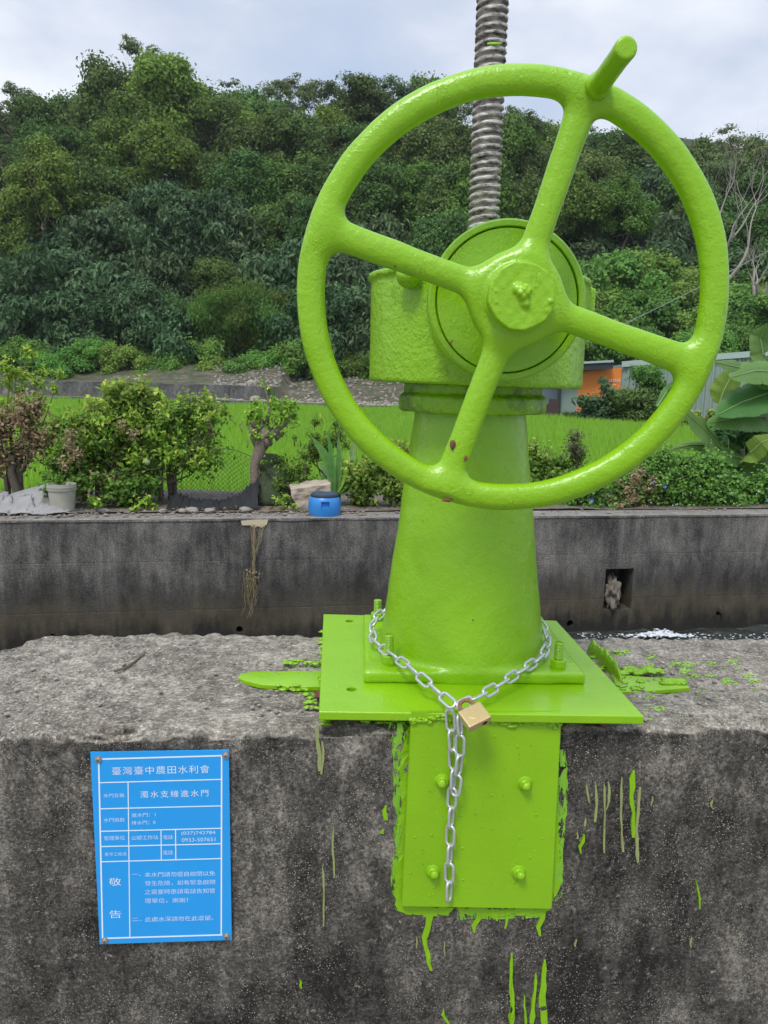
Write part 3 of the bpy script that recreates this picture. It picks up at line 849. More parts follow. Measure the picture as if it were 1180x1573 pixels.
guide('side_guide', (at_z(497, 1062, .012), at_z(499, 962, .012)), .005, -.01, .030, 1)
guide('side_guide', (at_z(955, 1040, .012), at_z(905, 992, .012)), .005, -.01, .030, 5)
mb = MB()
for (cx, cy, rx, ry, k, s0) in ((500, 1020, 7, 50, 46, .005), (985, 1030, 34, 4, 40, .0055), (1036, 1046, 16, 4, 26, .0055), (470, 1017, 34, 3, 30, .0035), (970, 1050, 16, 12, 14, .004), (450, 1056, 24, 4, 14, .003), (925, 1015, 24, 18, 16, .004), (480, 1075, 10, 12, 10, .004), (498, 1107, 6, 5, 8, .004), (590, 1107, 30, 3, 8, .005), (873, 1072, 10, 3, 4, .003)):
    for i in range(k):
        p = at_z(cx + random.uniform(-rx, rx), cy + random.uniform(-ry, ry), .004)
        V, F = ico(p, s0 * random.uniform(.5, 1.4), 2, (1.5, 1.1, .45), .8, i + int(cx), 2.2); mb.add(V, F)
o = mb.build('paint_crust', M_green_rough, hoist, True, 180); o['kind'] = 'stuff'
def strap(pts, z0, z1):
    m_ = prism('anchor_strap', [at_z(x, y, z1) for x, y in pts], z1, z0, M_green_smooth, hoist, .0015)
strap(((500, 1054), (470, 1055), (400, 1051), (376, 1045), (365, 1040), (372, 1034), (395, 1031), (500, 1030)), -.006, .0028)
strap(((950, 1062), (985, 1062), (1060, 1056), (1046, 1046), (1030, 1042), (940, 1036)), -.006, .0028)
# rusty stub ends under the plate
for sx_, sy_, sr_ in ((928, 1108, .008), (489, 1066, .006)):
    MB().tube([at_z(sx_, sy_, -.004), at_z(sx_, sy_, .02)], sr_, 10).build('anchor_stub', rust, hoist, True)

# ------------------------------------------------------------------ chain and padlock
M_zinc, n_, l_, b_ = newmat('galvanised_chain_steel')
f_ = noise_(n_, l_, coords(n_, l_), 300, 3)
l_.new(mix_(n_, l_, f_, (.42, .43, .44), (.78, .79, .80)), b_.inputs['Base Color']); b_.inputs['Metallic'].default_value = .6
l_.new(mix_(n_, l_, f_, .28, .48), b_.inputs['Roughness'])
bump_(n_, l_, b_, f_, .3, .001)
def link_mesh():
    L, Wd, r = .0315 + .0030, .0138, .00235       # centreline length / width
    pts = []; hr = Wd / 2; hs = L / 2 - hr
    for a in np.linspace(-math.pi / 2, math.pi / 2, 9): pts.append((hs + hr * math.cos(a), hr * math.sin(a), 0))
    for a in np.linspace(math.pi / 2, 3 * math.pi / 2, 9): pts.append((-hs + hr * math.cos(a), hr * math.sin(a), 0))
    m_ = MB(); m_.tube(pts, r, 9, closed=True)
    V, F = ico((0, -hr, 0), .0027, 1, (.5, 1, 1)); m_.add(V, F)          # the little weld
    me = bpy.data.meshes.new('chain_link'); me.from_pydata([tuple(v) for v in m_.v], [], m_.f); me.update()
    me.materials.append(M_zinc)
    for p in me.polygons: p.use_smooth = True
    return me
LINK = link_mesh()
chain = empty('chain', (0, 0, 0), 'galvanised steel chain looped round the green column foot, its end hanging down the face plate', 'chain')
def lay_chain(pts, phase=0, pitch=.0315, refup=Vector((0, 0, 1)), jitter=6):
    d = [0]; 
    for a, b_ in zip(pts, pts[1:]): d.append(d[-1] + (b_ - a).length)
    n = int(round(d[-1] / pitch)); 
    for i in range(n):
        s0, s1 = d[-1] * i / n, d[-1] * (i + 1) / n
        P = [Vector([float(np.interp(s, d, [p[c] for p in pts])) for c in range(3)]) for s in (s0, s1)]
        X = (P[1] - P[0]); sc = X.length / .0315; X.normalize()
        Y = X.cross(refup).normalized(); Z = X.cross(Y)
        M = Matrix((X, Y, Z)).transposed().to_4x4() @ Matrix.Rotation((math.pi / 2) * ((i + phase) % 2) + phase * .0 + R_(38) + R_(random.uniform(-jitter, jitter)), 4, 'X')
        o = link('chain_link', LINK, chain)
        o.matrix_world = Matrix.Translation((P[0] + P[1]) / 2) @ M
LPTS = [at_y(600, 930, 1.46), at_y(577, 950, 1.405), at_y(570, 966, 1.36), at_y(574, 984, 1.31), at_y(597, 1003, 1.25), at_y(628, 1024, 1.19), at_y(660, 1052, 1.14), at_y(697, 1084, 1.085)]
RPTS = [at_y(820, 945, 1.42), at_y(836, 965, 1.37), at_y(843, 990, 1.31), at_y(830, 1012, 1.26), at_y(795, 1034, 1.20), at_y(755, 1060, 1.14), at_y(704, 1086, 1.085)]
lay_chain(LPTS, 0); lay_chain(RPTS, 1)
hang = [at_plane(x, y, A0 + wnrm * .026, wnrm) for x, y in ((691, 1092), (694, 1135), (697, 1180), (694, 1230), (692, 1275), (690.5, 1320), (689.5, 1383))]
lay_chain(hang, 0, refup=wnrm, jitter=10)
h2 = [at_plane(x, y, A0 + wnrm * (.030 if y > 1150 else .034), wnrm) for x, y in ((705, 1098), (708, 1140), (704, 1185), (699, 1222))]
lay_chain(h2, 1, refup=wnrm, jitter=14)

M_brass = simple('brushed_brass', (.60, .46, .22), .38, .5, var=.06, scale=40, bump=.03, bscale=240)
lock = empty('padlock', (0, 0, 0), 'brass padlock with rusty shackle closing the chain over the green plate edge', 'padlock')
n0 = Vector((-.08, -.50, .86)).normalized(); L0 = Vector((.8, .30, .34)); L0 = (L0 - n0 * L0.dot(n0)).normalized(); D0 = L0.cross(n0)
lc = at_y(729, 1101, 1.062)
ML = Matrix((L0, D0, n0)).transposed().to_4x4(); ML.translation = lc
def f_lock(x, y, z): return sbox(x, y, z, .0190, .0160, .0068, .0016) + 0 * x
V, F = surface_nets(f_lock, (-.022, -.019, -.009), (.022, .019, .009), .0009)
split_parts(V, F, np.zeros(len(F), int), ['lock_body'], M_brass, lock, ML)
mb = MB(); pts = [Vector((-.0105, -.013, 0))] + [Vector((.0105 * math.cos(a), -.0205 + .0105 * math.sin(a) * 1.1, 0)) for a in np.linspace(math.pi, 2 * math.pi, 15)] + [Vector((.0105, -.013, 0))]
mb.tube([ML @ p for p in pts], .0030, 12); mb.build('shackle', simple('rusty_brown_shackle', (.33, .17, .09), .5, .5, var=.5, scale=300, bump=.5, bscale=500), lock, True)
mb = MB(); mb.lathe([(.0, .0161), (.0052, .0161), (.0056, .0166), (.0050, .0170), (.0044, .0164), (.0, .0164)], 28, ML @ Matrix.Translation((.0075, 0, 0)) @ Matrix.Rotation(R_(-90), 4, 'X'))
mb.build('key_plug_ring', M_brass, lock, True)
mb = MB(); Mk = ML @ Matrix.Translation((.0075, 0, 0)) @ Matrix.Rotation(R_(-90), 4, 'X')
mb.lathe([(.0043, .01645), (.0043, .0169), (0, .0169)], 24, Mk); mb.build('key_plug', simple('dark_bronze_plug', (.10, .07, .04), .4, .7), lock, True)
mb = MB()
mb.box(Mk @ Vector((0, 0, .0170)), (.0012, .0052, .0006), Mk.to_3x3()); mb.build('keyway', simple('black_keyway', (.01, .01, .01), .6), lock)
# stamped emblem on the face: a rope-edged disc with a small crest
mb = MB(); Me = ML @ Matrix.Translation((-.001, -.001, .00665))
for rr_, tr in ((.0085, .00022), (.0070, .00014)):
    mb.tube([Me @ Vector((rr_ * math.cos(a), rr_ * math.sin(a), .0001)) for a in np.linspace(0, 2 * math.pi, 33)[:-1]], tr, 6, closed=True)
for s_ in (-1, 1):
    mb.tube([Me @ Vector(p) for p in ((.0, -.005, .0001), (s_ * .004, -.003, .0001), (s_ * .0035, .002, .0001), (0, .005, .0001))], .00016, 5)
mb.tube([Me @ Vector((0, -.004, .0001)), Me @ Vector((0, .004, .0001))], .00016, 5)
mb.build('stamped_emblem', M_brass, lock)

# ------------------------------------------------------------------ the blue notice
M_blue = simple('blue_enamel_sheet', (.018, .335, .80), .38, var=.09, scale=7)
M_white = simple('white_print', (.80, .86, .90), .5, var=.03)
M_rivet = simple('zinc_screw', (.45, .43, .40), .4, .8, var=.3, scale=200)
S = [wfp(x, y, .006) for x, y in ((142, 1157), (354, 1150), (354, 1445), (151, 1448))]
sx = (S[1] - S[0] + S[2] - S[3]) / 2; sy = (S[0] - S[3] + S[1] - S[2]) / 2
SW, SH = sx.length, sy.length
ex_ = sx.normalized(); ey_ = (sy - ex_ * sy.dot(ex_)).normalized(); ez_ = ex_.cross(ey_)
so = (S[0] + S[1] + S[2] + S[3]) / 4
sign = empty('notice_sign', (0, 0, 0), 'blue metal notice with white Chinese text screwed to the dark concrete face', 'sign')
sign.matrix_world = Matrix((ex_, ey_, ez_)).transposed().to_4x4(); sign.matrix_world.translation = so
sign.location = so; sign.rotation_euler = Matrix((ex_, ey_, ez_)).transposed().to_euler()
def sgn(zx, zy):
    """pixel in the 4.625x enlargement of the sign (origin 130,1130) -> local coordinates (u,v)"""
    px, py = 130 + zx / 4.625, 1130 + zy / 4.625
    p = at_plane(px, py, so, ez_) - so
    return p.dot(ex_), p.dot(ey_)
mb = MB(); hwS, hhS = SW / 2, SH / 2
mb.box((0, 0, 0), (SW, SH, .0022)); o = mb.build('panel', M_blue, sign)
lines = [((100, 165), (975, 140)), ((102, 165), (130, 1437)), ((975, 140), (972, 1412)), ((130, 1437), (975, 1412)), ((105, 332), (970, 308)), ((120, 517), (970, 496)), ((120, 677), (970, 655)), ((122, 785), (970, 765)),
         ((122, 893), (970, 870)), ((311, 328), (324, 1430)), ((545, 668), (547, 880)), ((648, 665), (650, 877))]
for i, (a, b_) in enumerate(lines):
    a = Vector((*sgn(*a), 0)); b_ = Vector((*sgn(*b_), 0)); w = .0021 if i < 4 else .0014
    d = b_ - a; m_ = MB(); m_.box(((a + b_) / 2) + Vector((0, 0, .0012 + i * .00002)), (d.length + w, w, .0003), Matrix.Rotation(math.atan2(d.y, d.x), 3, 'Z')); m_.build('printed_line', M_white, sign)
def text(s, zx0, zy0, zx1, zy1, hgt, space=1.0, parent=None):
    """a line of print from the left end to the right end (enlargement pixels, text centre line)"""
    cu = bpy.data.curves.new('lettering', 'FONT'); cu.body = s; cu.size = 1; cu.align_x = 'LEFT'; cu.align_y = 'BOTTOM_BASELINE'
    cu.space_character = space; cu.resolution_u = 4; cu.offset = -.010 if hgt < 50 else -.006
    t = bpy.data.objects.new('t', cu); C.objects.link(t)
    dg = bpy.context.evaluated_depsgraph_get(); me = bpy.data.meshes.new_from_object(t.evaluated_get(dg))
    bpy.data.objects.remove(t)
    co = np.zeros(len(me.vertices) * 3); me.vertices.foreach_get('co', co); co = co.reshape(-1, 3)
    lo, hi = co.min(0), co.max(0)
    a = Vector(sgn(zx0, zy0)); b_ = Vector(sgn(zx1, zy1)); d = b_ - a
    hh = hgt / 4.625 * (SW / 212)
    co[:, 0] = (co[:, 0] - lo[0]) / (hi[0] - lo[0]) * d.length
    co[:, 1] = (co[:, 1] - (lo[1] + hi[1]) / 2) / (hi[1] - lo[1]) * hh
    ang = math.atan2(d.y, d.x); ca_, sa_ = math.cos(ang), math.sin(ang)
    X = a.x + co[:, 0] * ca_ - co[:, 1] * sa_; Y = a.y + co[:, 0] * sa_ + co[:, 1] * ca_
    me.vertices.foreach_set('co', np.stack([X, Y, np.full(len(X), .0013)], 1).ravel()); me.update()
    me.name = 'lettering'; me.materials.clear(); me.materials.append(M_white)
    link('lettering', me, sign)
text('臺灣臺中農田水利會', 196, 248, 888, 234, 62, 1.12)
text('水門名稱', 137, 424, 284, 420, 32)
text('濁水支線進水門', 397, 416, 880, 404, 54, 1.3)
text('水門扇數', 138, 597, 287, 594, 32)
text('進水門：1', 336, 562, 505, 557, 32)
text('排水門：0', 336, 617, 505, 612, 32)
text('管理單位', 140, 726, 287, 722, 34)
text('山腳工作站', 338, 723, 524, 718, 34)
text('電話', 560, 719, 628, 717, 34)
text('電話', 560, 828, 628, 826, 34)
text('(037)742784', 690, 693, 930, 688, 34)
text('0933-507651', 692, 738, 930, 733, 30)
text('看守工姓名', 144, 840, 298, 836, 28)
text('敬', 176, 1036, 262, 1034, 64)
text('告', 178, 1266, 264, 1264, 64)
text('一、', 338, 988, 400, 986, 16)
text('本水門請勿擅自啟閉以免', 430, 985, 928, 974, 40)
text('發生危險，如有緊急啟閉', 430, 1046, 928, 1036, 40)
text('之需要時惠請電話告知管', 430, 1108, 928, 1097, 40)
text('理單位，謝謝！', 430, 1170, 735, 1164, 40)
text('二、', 340, 1304, 405, 1302, 26)
text('此處水深請勿在此逗留。', 432, 1302, 915, 1290, 40)
for zx, zy in ((100, 167), (1004, 137), (146, 1452), (1010, 1422)):
    u, v = sgn(zx, zy); m_ = MB(); m_.lathe([(.0058, .0011), (.0058, .0018), (.0042, .0020), (.0040, .0038), (.0022, .0048), (0, .0048)], 24, Matrix.Translation((u, v, 0)))
    sc_ = m_.build('screw', M_rivet, sign, True, 40)
    m_ = MB(); m_.box((u, v, .0049), (.0042, .0008, .0005), Matrix.Rotation(zx * .3, 3, 'Z')); m_.box((u, v, .00492), (.0008, .0042, .0005), Matrix.Rotation(zx * .3, 3, 'Z'))
    m_.build('screw_slot', simple('dark_slot', (.05, .05, .05), .7), sign)

# ------------------------------------------------------------------ ground, canal, far wall
FA, FB = at_z(0, 800, -.75), at_z(1180, 790, -.75)
fd = (FB - FA).normalized(); fn = Vector((fd.y, -fd.x, 0)); F_ANG = math.atan2(fd.y, fd.x)
WATER_Z = -1.93
def fpos(s, t, z=-.75): return Vector((FA.x + fd.x * s - fn.x * t, FA.y + fd.y * s - fn.y * t, z))
def f_st(px, py, off=0):
    p = at_plane(px, py, FA + fn * off, fn); return (p - FA).dot(fd), p.z
def sheet(name, pts_z, mat, kind='structure'):
    mb = MB(); mb.add(pts_z, [tuple(range(len(pts_z)))]); o = mb.build(name, mat); o['kind'] = kind; return o
sheet('near_path', [(-60, -60, -1.12), (60, -60, -1.12), (60, A1.y + (60 - A1.x) * wd.y / wd.x + .05, -1.12), (-60, A0.y + (-60 - A0.x) * wd.y / wd.x + .05, -1.12)], M_path)
sheet('canal_bed', [(-60, -3.4, -2.4), (60, 5.5, -2.4), (60, 17.5, -2.4), (-60, -2.8, -2.4)], M_conc)

far_wall = empty('canal_wall', FA, 'tall grey stained concrete wall on the far side of the canal with a square opening', 'wall', rz=F_ANG)
far_wall['kind'] = 'structure'
mb = MB(); mb.box((0, .2, -.875), (70, .4, 1.75)); fw = mb.build('wall_body', M_conc_far, far_wall)
cut = []
def fcut(px, py, r):
    s, z = f_st(px, py); m_ = MB(); m_.lathe([(r, -.35), (r, .22)], 16, Matrix.Translation((s, 0, z + .75)) @ Matrix.Rotation(R_(90), 4, 'X'))
    c = m_.build('cutter', M_conc); c.parent = far_wall; return c
for px, py, r in ((81, 978, .028), (368, 967, .032), (876, 958, .035), (1104, 942, .03)): cut.append(fcut(px, py, r))
s0, z0 = f_st(931, 874); s1, z1 = f_st(969, 936)
m_ = MB(); m_.box(((s0 + s1) / 2, .05, (z0 + z1) / 2 + .75), (s1 - s0, .5, z0 - z1)); c = m_.build('cutter', M_conc); c.parent = far_wall; cut.append(c)
bpy.context.view_layer.update()
boolean(fw, cut)
# rounded lip of the wall top, slightly uneven
mb = MB()
mb.tube([(s, .014, .004 + .010 * mnoise.noise(Vector((s * 2.2, 0, 5))) - .02) for s in np.arange(-8, 14, .08)], [.021 + .006 * mnoise.noise(Vector((s * 5, 3, 0))) for s in np.arange(-8, 14, .08)], 8)
mb.build('wall_lip', M_conc_far, far_wall, True)
mb = MB(); mb.box(((f_st(1104, 942)[0]), -.02, f_st(1104, 936)[1] + .75), (.018, .05, .05)); 
mb.build('outlet_lug', M_conc_far, far_wall)
# torn sacking stuffed into the opening
sack_m = simple('muddy_sackcloth', (.17, .15, .115), .9, var=.4, scale=15, bump=.8, bscale=50)
V, F = ico((0, 0, 0), 1, 4, (.065, .09, .15), 1.0, 9, 3.2)
mb = MB(); cS = fpos((s0 + s1) / 2 - .03, .07, z1 + .15)
mb.add([v + cS for v in V], F); tag(mb.build('sack', sack_m, None, True, 180), 'muddy torn sack stuffed in the square opening of the canal wall', 'sack')

# water
M_water, n_, l_, b_ = newmat('canal_water')
b_.inputs['Base Color'].default_value = (.035, .040, .034, 1); b_.inputs['Roughness'].default_value = .07
v_ = coords(n_, l_, (1, 2.2, 1)); bump_(n_, l_, b_, noise_(n_, l_, v_, 9, 5, .6, .8), .8, .05)
foam_n = noise_(n_, l_, v_, 5, 7, .75, .5)
ff = ramp_(n_, l_, foam_n, [(.58, 0.0), (.74, .45)])
l_.new(mix_(n_, l_, ff, (.035, .04, .034), (.55, .58, .60)), b_.inputs['Base Color']); l_.new(mix_(n_, l_, ff, .07, .6), b_.inputs['Roughness'])
def water():
    xs = np.concatenate([np.arange(-60, -6, 3.), np.arange(-6, 9, .045), np.arange(9, 60, 3.)])
    V = []; ny = 60
    for x in xs:
        for j in range(ny):
            t = j / (ny - 1)
            y0 = A0.y + (x - A0.x) * wd.y / wd.x + .2; y1 = FA.y + (x - FA.x) * fd.y / fd.x + .05
            tt = 1 - (1 - t) ** 2
            p = Vector((x, y0 + (y1 - y0) * tt, WATER_Z))
            p.z += mnoise.fractal(Vector((x * 2.2, p.y * 4, 0)), 1, 2, 3) * .035 if abs(x) < 9 else 0
            V.append(p)
    I = np.arange(len(xs) * ny).reshape(len(xs), ny)
    F = np.stack([I[:-1, :-1].ravel(), I[1:, :-1].ravel(), I[1:, 1:].ravel(), I[:-1, 1:].ravel()], 1)
    o = link('water', mesh_np('water', [tuple(v) for v in V], F, M_water, True)); o['kind'] = 'structure'
water()
M_foam = simple('white_foam', (.72, .75, .78), .5, var=.15, scale=60, bump=.6, bscale=120)
mb = MB()
for i in range(420):
    a = random.random()
    if a < .62: px = random.gauss(1015, 22); py = 977 - abs(random.gauss(0, 1)) * 4.5 * math.exp(-((px - 1015) / 26) ** 2) + random.uniform(-3, 2)
    else: px = random.uniform(880, 1180); py = 973 + random.uniform(-4, 5)
    p = at_z(px, py, WATER_Z + .05)
    if (p - FA).dot(fn) < .06: continue
    V, F = ico(p - Vector((0, 0, .02 if a >= .62 else 0)), random.uniform(.003, .014) * (1 if a < .62 else .6), 1, (1.8, 1, .5), .7, i, 1.8); mb.add(V, F)
mb.build('foam', M_foam, None, True, 180)['kind'] = 'stuff'

# the land beyond: bank, paddy, terrace, wooded hill, as one sheet
FIELD_Z = -1.5
EDGE = [at_z(x, y, FIELD_Z) for x, y in ((-200, 617), (60, 621), (330, 631), (640, 637), (800, 648), (900, 655), (970, 663), (1060, 668), (1180, 676), (1400, 690))]
EDX = [p.x for p in EDGE]; EDY = [p.y for p in EDGE]
W1Z = [at_y(x, y, p.y).z for p, (x, y) in zip(EDGE, ((-200, 606), (60, 608), (330, 614), (640, 625), (800, 638), (900, 644), (970, 648), (1060, 653), (1180, 658), (1400, 668)))]
W2P = [at_y(x, y, float(np.interp(x, [60, 412], [EDGE[1].y, EDGE[2].y - 1])) + 3.0) for x, y in ((-200, 584), (60, 585), (150, 586), (300, 590), (412, 594))]
def far_y(x): return float(np.interp(x, EDX, EDY))   # far edge of the paddy
def sstep(a, b, t): t = max(0, min(1, (t - a) / (b - a))); return t * t * (3 - 2 * t)
def hill_start(x): return float(np.interp(x, [-60, -10, 2, 12, 30, 60], [57, 56, 55, 50, 46, 44]))
def terrain(x, y):
    yb = FA.y + (x - FA.x) * fd.y / fd.x
    d = y - yb
    z = -.735 + (FIELD_Z + .735) * sstep(1.6, 4.0, d)
    fy = far_y(x); z1 = float(np.interp(x, EDX, W1Z)) - .03
    if y > fy + .1: z = z1
    if x < W2P[-1].x + .2:
        y2 = float(np.interp(x, [p.x for p in W2P], [p.y for p in W2P])); z2 = float(np.interp(x, [p.x for p in W2P], [p.z for p in W2P])) - .03
        if y > y2 + .1: z = z2
    hs = hill_start(x)
    z += 1.7 * sstep(fy + 4.5, hs, y) * (1 if x < 6 else .05)
    if y > hs:
        h = (y - hs)
        z += h * .66 * sstep(0, 8, h) * float(np.interp(x / y, [-1.0, -.62, -.45, -.2, 0.15, .42, .5, .8], [.86, .84, 1.05, .93, .88, .78, .80, .82]))
        z += mnoise.fractal(Vector((x * .05, y * .05, 0)), 1, 2, 4) * 2.2 * sstep(0, 20, h)
    if y > 105: z -= (y - 105) * .75
    z += mnoise.noise(Vector((x * 2, y * 2, 1))) * .02 * (1 if d < 3 else 0)
    return z
M_land, n_, l_, b_ = newmat('land')
po = n_.new('ShaderNodeNewGeometry'); sp_ = n_.new('ShaderNodeSeparateXYZ'); l_.new(po.outputs['Position'], sp_.inputs[0])
vv = coords(n_, l_)
c_soil = ramp_(n_, l_, noise_(n_, l_, vv, 14, 7, .7), [(.3, (.07, .06, .045)), (.55, (.17, .145, .115)), (.75, (.28, .245, .20))])
c_mud = (.05, .07, .02)
c_floor = ramp_(n_, l_, noise_(n_, l_, vv, .5, 6, .7), [(.35, (.022, .030, .012)), (.6, (.045, .055, .022)), (.85, (.10, .065, .04))])
c_slope = ramp_(n_, l_, noise_(n_, l_, vv, 1.2, 8, .75), [(.42, (.040, .065, .02)), (.54, (.10, .085, .058)), (.70, (.22, .19, .155))])
def ystep(a, b):
    m_ = n_.new('ShaderNodeMapRange'); l_.new(sp_.outputs['Y'], m_.inputs['Value']); m_.inputs['From Min'].default_value = a; m_.inputs['From Max'].default_value = b; return m_.outputs[0]
c_ = mix_(n_, l_, ystep(10.5, 12), c_soil, c_mud)
zz = n_.new('ShaderNodeMapRange'); l_.new(sp_.outputs['Z'], zz.inputs['Value']); zz.inputs['From Min'].default_value = -1.3; zz.inputs['From Max'].default_value = -1.0
fm = math_(n_, l_, 'MULTIPLY', zz.outputs[0], ystep(20, 22)); c_ = mix_(n_, l_, fm, c_, c_slope)
hz_ = n_.new('ShaderNodeMapRange'); l_.new(sp_.outputs['Z'], hz_.inputs['Value']); hz_.inputs['From Min'].default_value = 2.0; hz_.inputs['From Max'].default_value = 3.4
c_ = mix_(n_, l_, hz_.outputs[0], c_, c_floor)
l_.new(c_, b_.inputs['Base Color']); b_.inputs['Roughness'].default_value = .95
bump_(n_, l_, b_, noise_(n_, l_, vv, 18, 5, .7), .8, .03)
def land():
    rows = np.concatenate([np.arange(0, 5, .12), np.arange(5, 30, 1.), np.arange(30, 60, .5), np.arange(60, 112, 1.6), np.arange(115, 420, 25)])
    us = np.concatenate([np.linspace(-1.8, -.7, 14), np.linspace(-.68, .68, 150), np.linspace(.7, 1.8, 14)])
    V = []
    for r in rows:
        for u in us:
            sc = 9 + r * 1.05 if r < 100 else 114 + (r - 100) * 1.05
            x = u * sc * .62 + .3
            y = FA.y + (x - FA.x) * fd.y / fd.x + .30 + r
            V.append((x, y, terrain(x, y)))
    I = np.arange(len(V)).reshape(len(rows), len(us))
    F = np.stack([I[:-1, :-1].ravel(), I[:-1, 1:].ravel(), I[1:, 1:].ravel(), I[1:, :-1].ravel()], 1)
    o = link('terrain', mesh_np('terrain', V, F, M_land, True)); o['kind'] = 'structure'
land()

# ---- leaf geometry
def leaves(P, Nn, size, shape='rhomb', droop=0.0, rs=None, aspect=.5, vary=.35, up=None):
    """P (n,3) places, Nn (n,3) facing directions -> V,F,tint ; each leaf a folded rhomb of two triangles"""
    n = len(P); rs = rs or rng
    nn = Nn + rs.normal(0, .55, (n, 3)); nn /= np.linalg.norm(nn, axis=1, keepdims=True) + 1e-9
    a = rs.normal(0, 1, (n, 3)); a[:, 2] -= droop
    a -= nn * (a * nn).sum(1, keepdims=True); a /= np.linalg.norm(a, axis=1, keepdims=True) + 1e-9
    b = np.cross(nn, a)
    L = (size * (1 + rs.uniform(-vary, vary, n)))[:, None] if np.isscalar(size) else (size * (1 + rs.uniform(-vary, vary, n)))[:, None]
    w = L * aspect * .5
    base = P - a * L * .5; tip = P + a * L * .5 - nn * L * .12
    l_ = P - a * L * .06 + b * w + nn * w * .25; r_ = P - a * L * .06 - b * w + nn * w * .25
    V = np.stack([base, l_, tip, r_], 1).reshape(-1, 3)
    i = np.arange(n)[:, None] * 4
    F = np.concatenate([i + np.array([0, 2, 1]), i + np.array([0, 3, 2])], 0)
    return V, F
def sph(n, rs, up=0.0):
    d = rs.normal(0, 1, (n, 3)); d /= np.linalg.norm(d, axis=1, keepdims=True)
    if up: d[:, 2] = np.where(d[:, 2] < -up, -d[:, 2] * .6, d[:, 2]); d /= np.linalg.norm(d, axis=1, keepdims=True)
    return d
class Leafy:
    def __init__(s): s.V = []; s.F = []; s.T = []; s.n = 0
    def add(s, V, F, tint):
        s.V.append(V); s.F.append(F + s.n); s.n += len(V); s.T.append(np.tile(tint, 2) if len(tint) * 2 == len(F) else tint)
    def puff(s, c, r, n, size, rs, squash=(1, 1, .8), tint=.5, droop=0, aspect=.5, up=.3, thick=.35, tv=.25):
        d = sph(n, rs, up); k = 1 - thick * rs.random(n) ** 1.5
        P = np.array(c) + d * k[:, None] * r * np.array(squash)
        V, F = leaves(P, d + np.array([0, 0, .35]), size, droop=droop, rs=rs, aspect=aspect)
        s.add(V, F, np.clip(tint + rs.normal(0, tv, n) * .6, 0, 1))
    def solid(s, V, F, t=.2):
        s.V.append(np.array([tuple(v) for v in V])); s.F.append(np.array(F) + s.n); s.n += len(V); s.T.append(np.full(len(F), t))
    def mesh(s, name, mat): return mesh_np(name, np.concatenate(s.V), np.concatenate(s.F), mat, False, np.concatenate(s.T))

def branchy(mb, p, d, L, r, depth, rs, spread=.6, tips=None, upk=.15, segs=4):
    pts = [p]; rad = [r]; q = p.copy(); dd = d.copy()
    for i in range(segs):
        dd = (dd + Vector(rs.normal(0, .16, 3)) + Vector((0, 0, upk * .3))).normalized(); q = q + dd * L / segs
        pts.append(q.copy()); rad.append(r * (1 - .5 * (i + 1) / segs))
    mb.tube(pts, rad, 6 if depth > 1 else 5, cap=False)
    if depth <= 0:
        if tips is not None: tips.append(q.copy())
        return
    k = 2 if rs.random() < .6 else 3
    for i in range(k):
        nd = (dd + Vector(rs.normal(0, spread, 3)) + Vector((0, 0, upk))).normalized()
        branchy(mb, q, nd, L * (.62 + .2 * rs.random()), rad[-1] * .8, depth - 1, rs, spread, tips, upk, segs)

# ---- forest trees: a few kinds modelled once each (unit: metres, base at the origin)
def puffy(L, rs, c, r, size, squash, tint, n, droop, aspect, core=True):
    L.puff(c, r, n, size, rs, squash, tint, droop=droop, aspect=aspect, thick=.6, up=.7)
    L.puff(np.array(c) + np.array([0, 0, r * .15]), r * 1.3, n // 5, size * 1.05, rs, squash, tint + .12, droop=droop, aspect=aspect, thick=.6, up=.9)
    if core:
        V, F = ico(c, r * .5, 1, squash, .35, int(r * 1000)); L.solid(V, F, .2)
def kind_round(seed):       # acacia-like: many rounded puffs of small leaves
    rs = np.random.default_rng(seed); mb = MB()
    branchy(mb, Vector((0, 0, 0)), Vector((0, 0, 1)), 3.4, .20, 3, rs, .6, [])
    L = Leafy()
    w = rs.uniform(2.3, 2.9)
    for i in range(54):
        d = sph(1, rs, .55)[0]; k = .45 + .6 * rs.random()
        c = np.array([d[0] * w * k, d[1] * w * k, 5.0 + d[2] * 3.5 * k]); r = rs.uniform(.55, 1.15)
        puffy(L, rs, c, r, .24, (1, 1, .9), .2 + .65 * rs.random(), int(430 * r * r) + 60, .2, .6)
    return mb, L
def kind_broad(seed):       # heavy dark tree with hanging large leaves
    rs = np.random.default_rng(seed); mb = MB()
    branchy(mb, Vector((0, 0, 0)), Vector((0, 0, 1)), 3.0, .24, 3, rs, .7, [])
    L = Leafy(); w = rs.uniform(2.4, 3.2)
    for i in range(64):
        d = sph(1, rs, 1)[0]; k = .45 + .6 * rs.random()
        c = np.array([d[0] * w * k, d[1] * w * k, 4.2 + d[2] * 3.9 * k]); r = rs.uniform(.5, 1.1)
        puffy(L, rs, c, r, .42, (1.1, 1.1, 1.0), .1 + .75 * rs.random(), int(230 * r * r) + 50, 1.3, .38)
    return mb, L
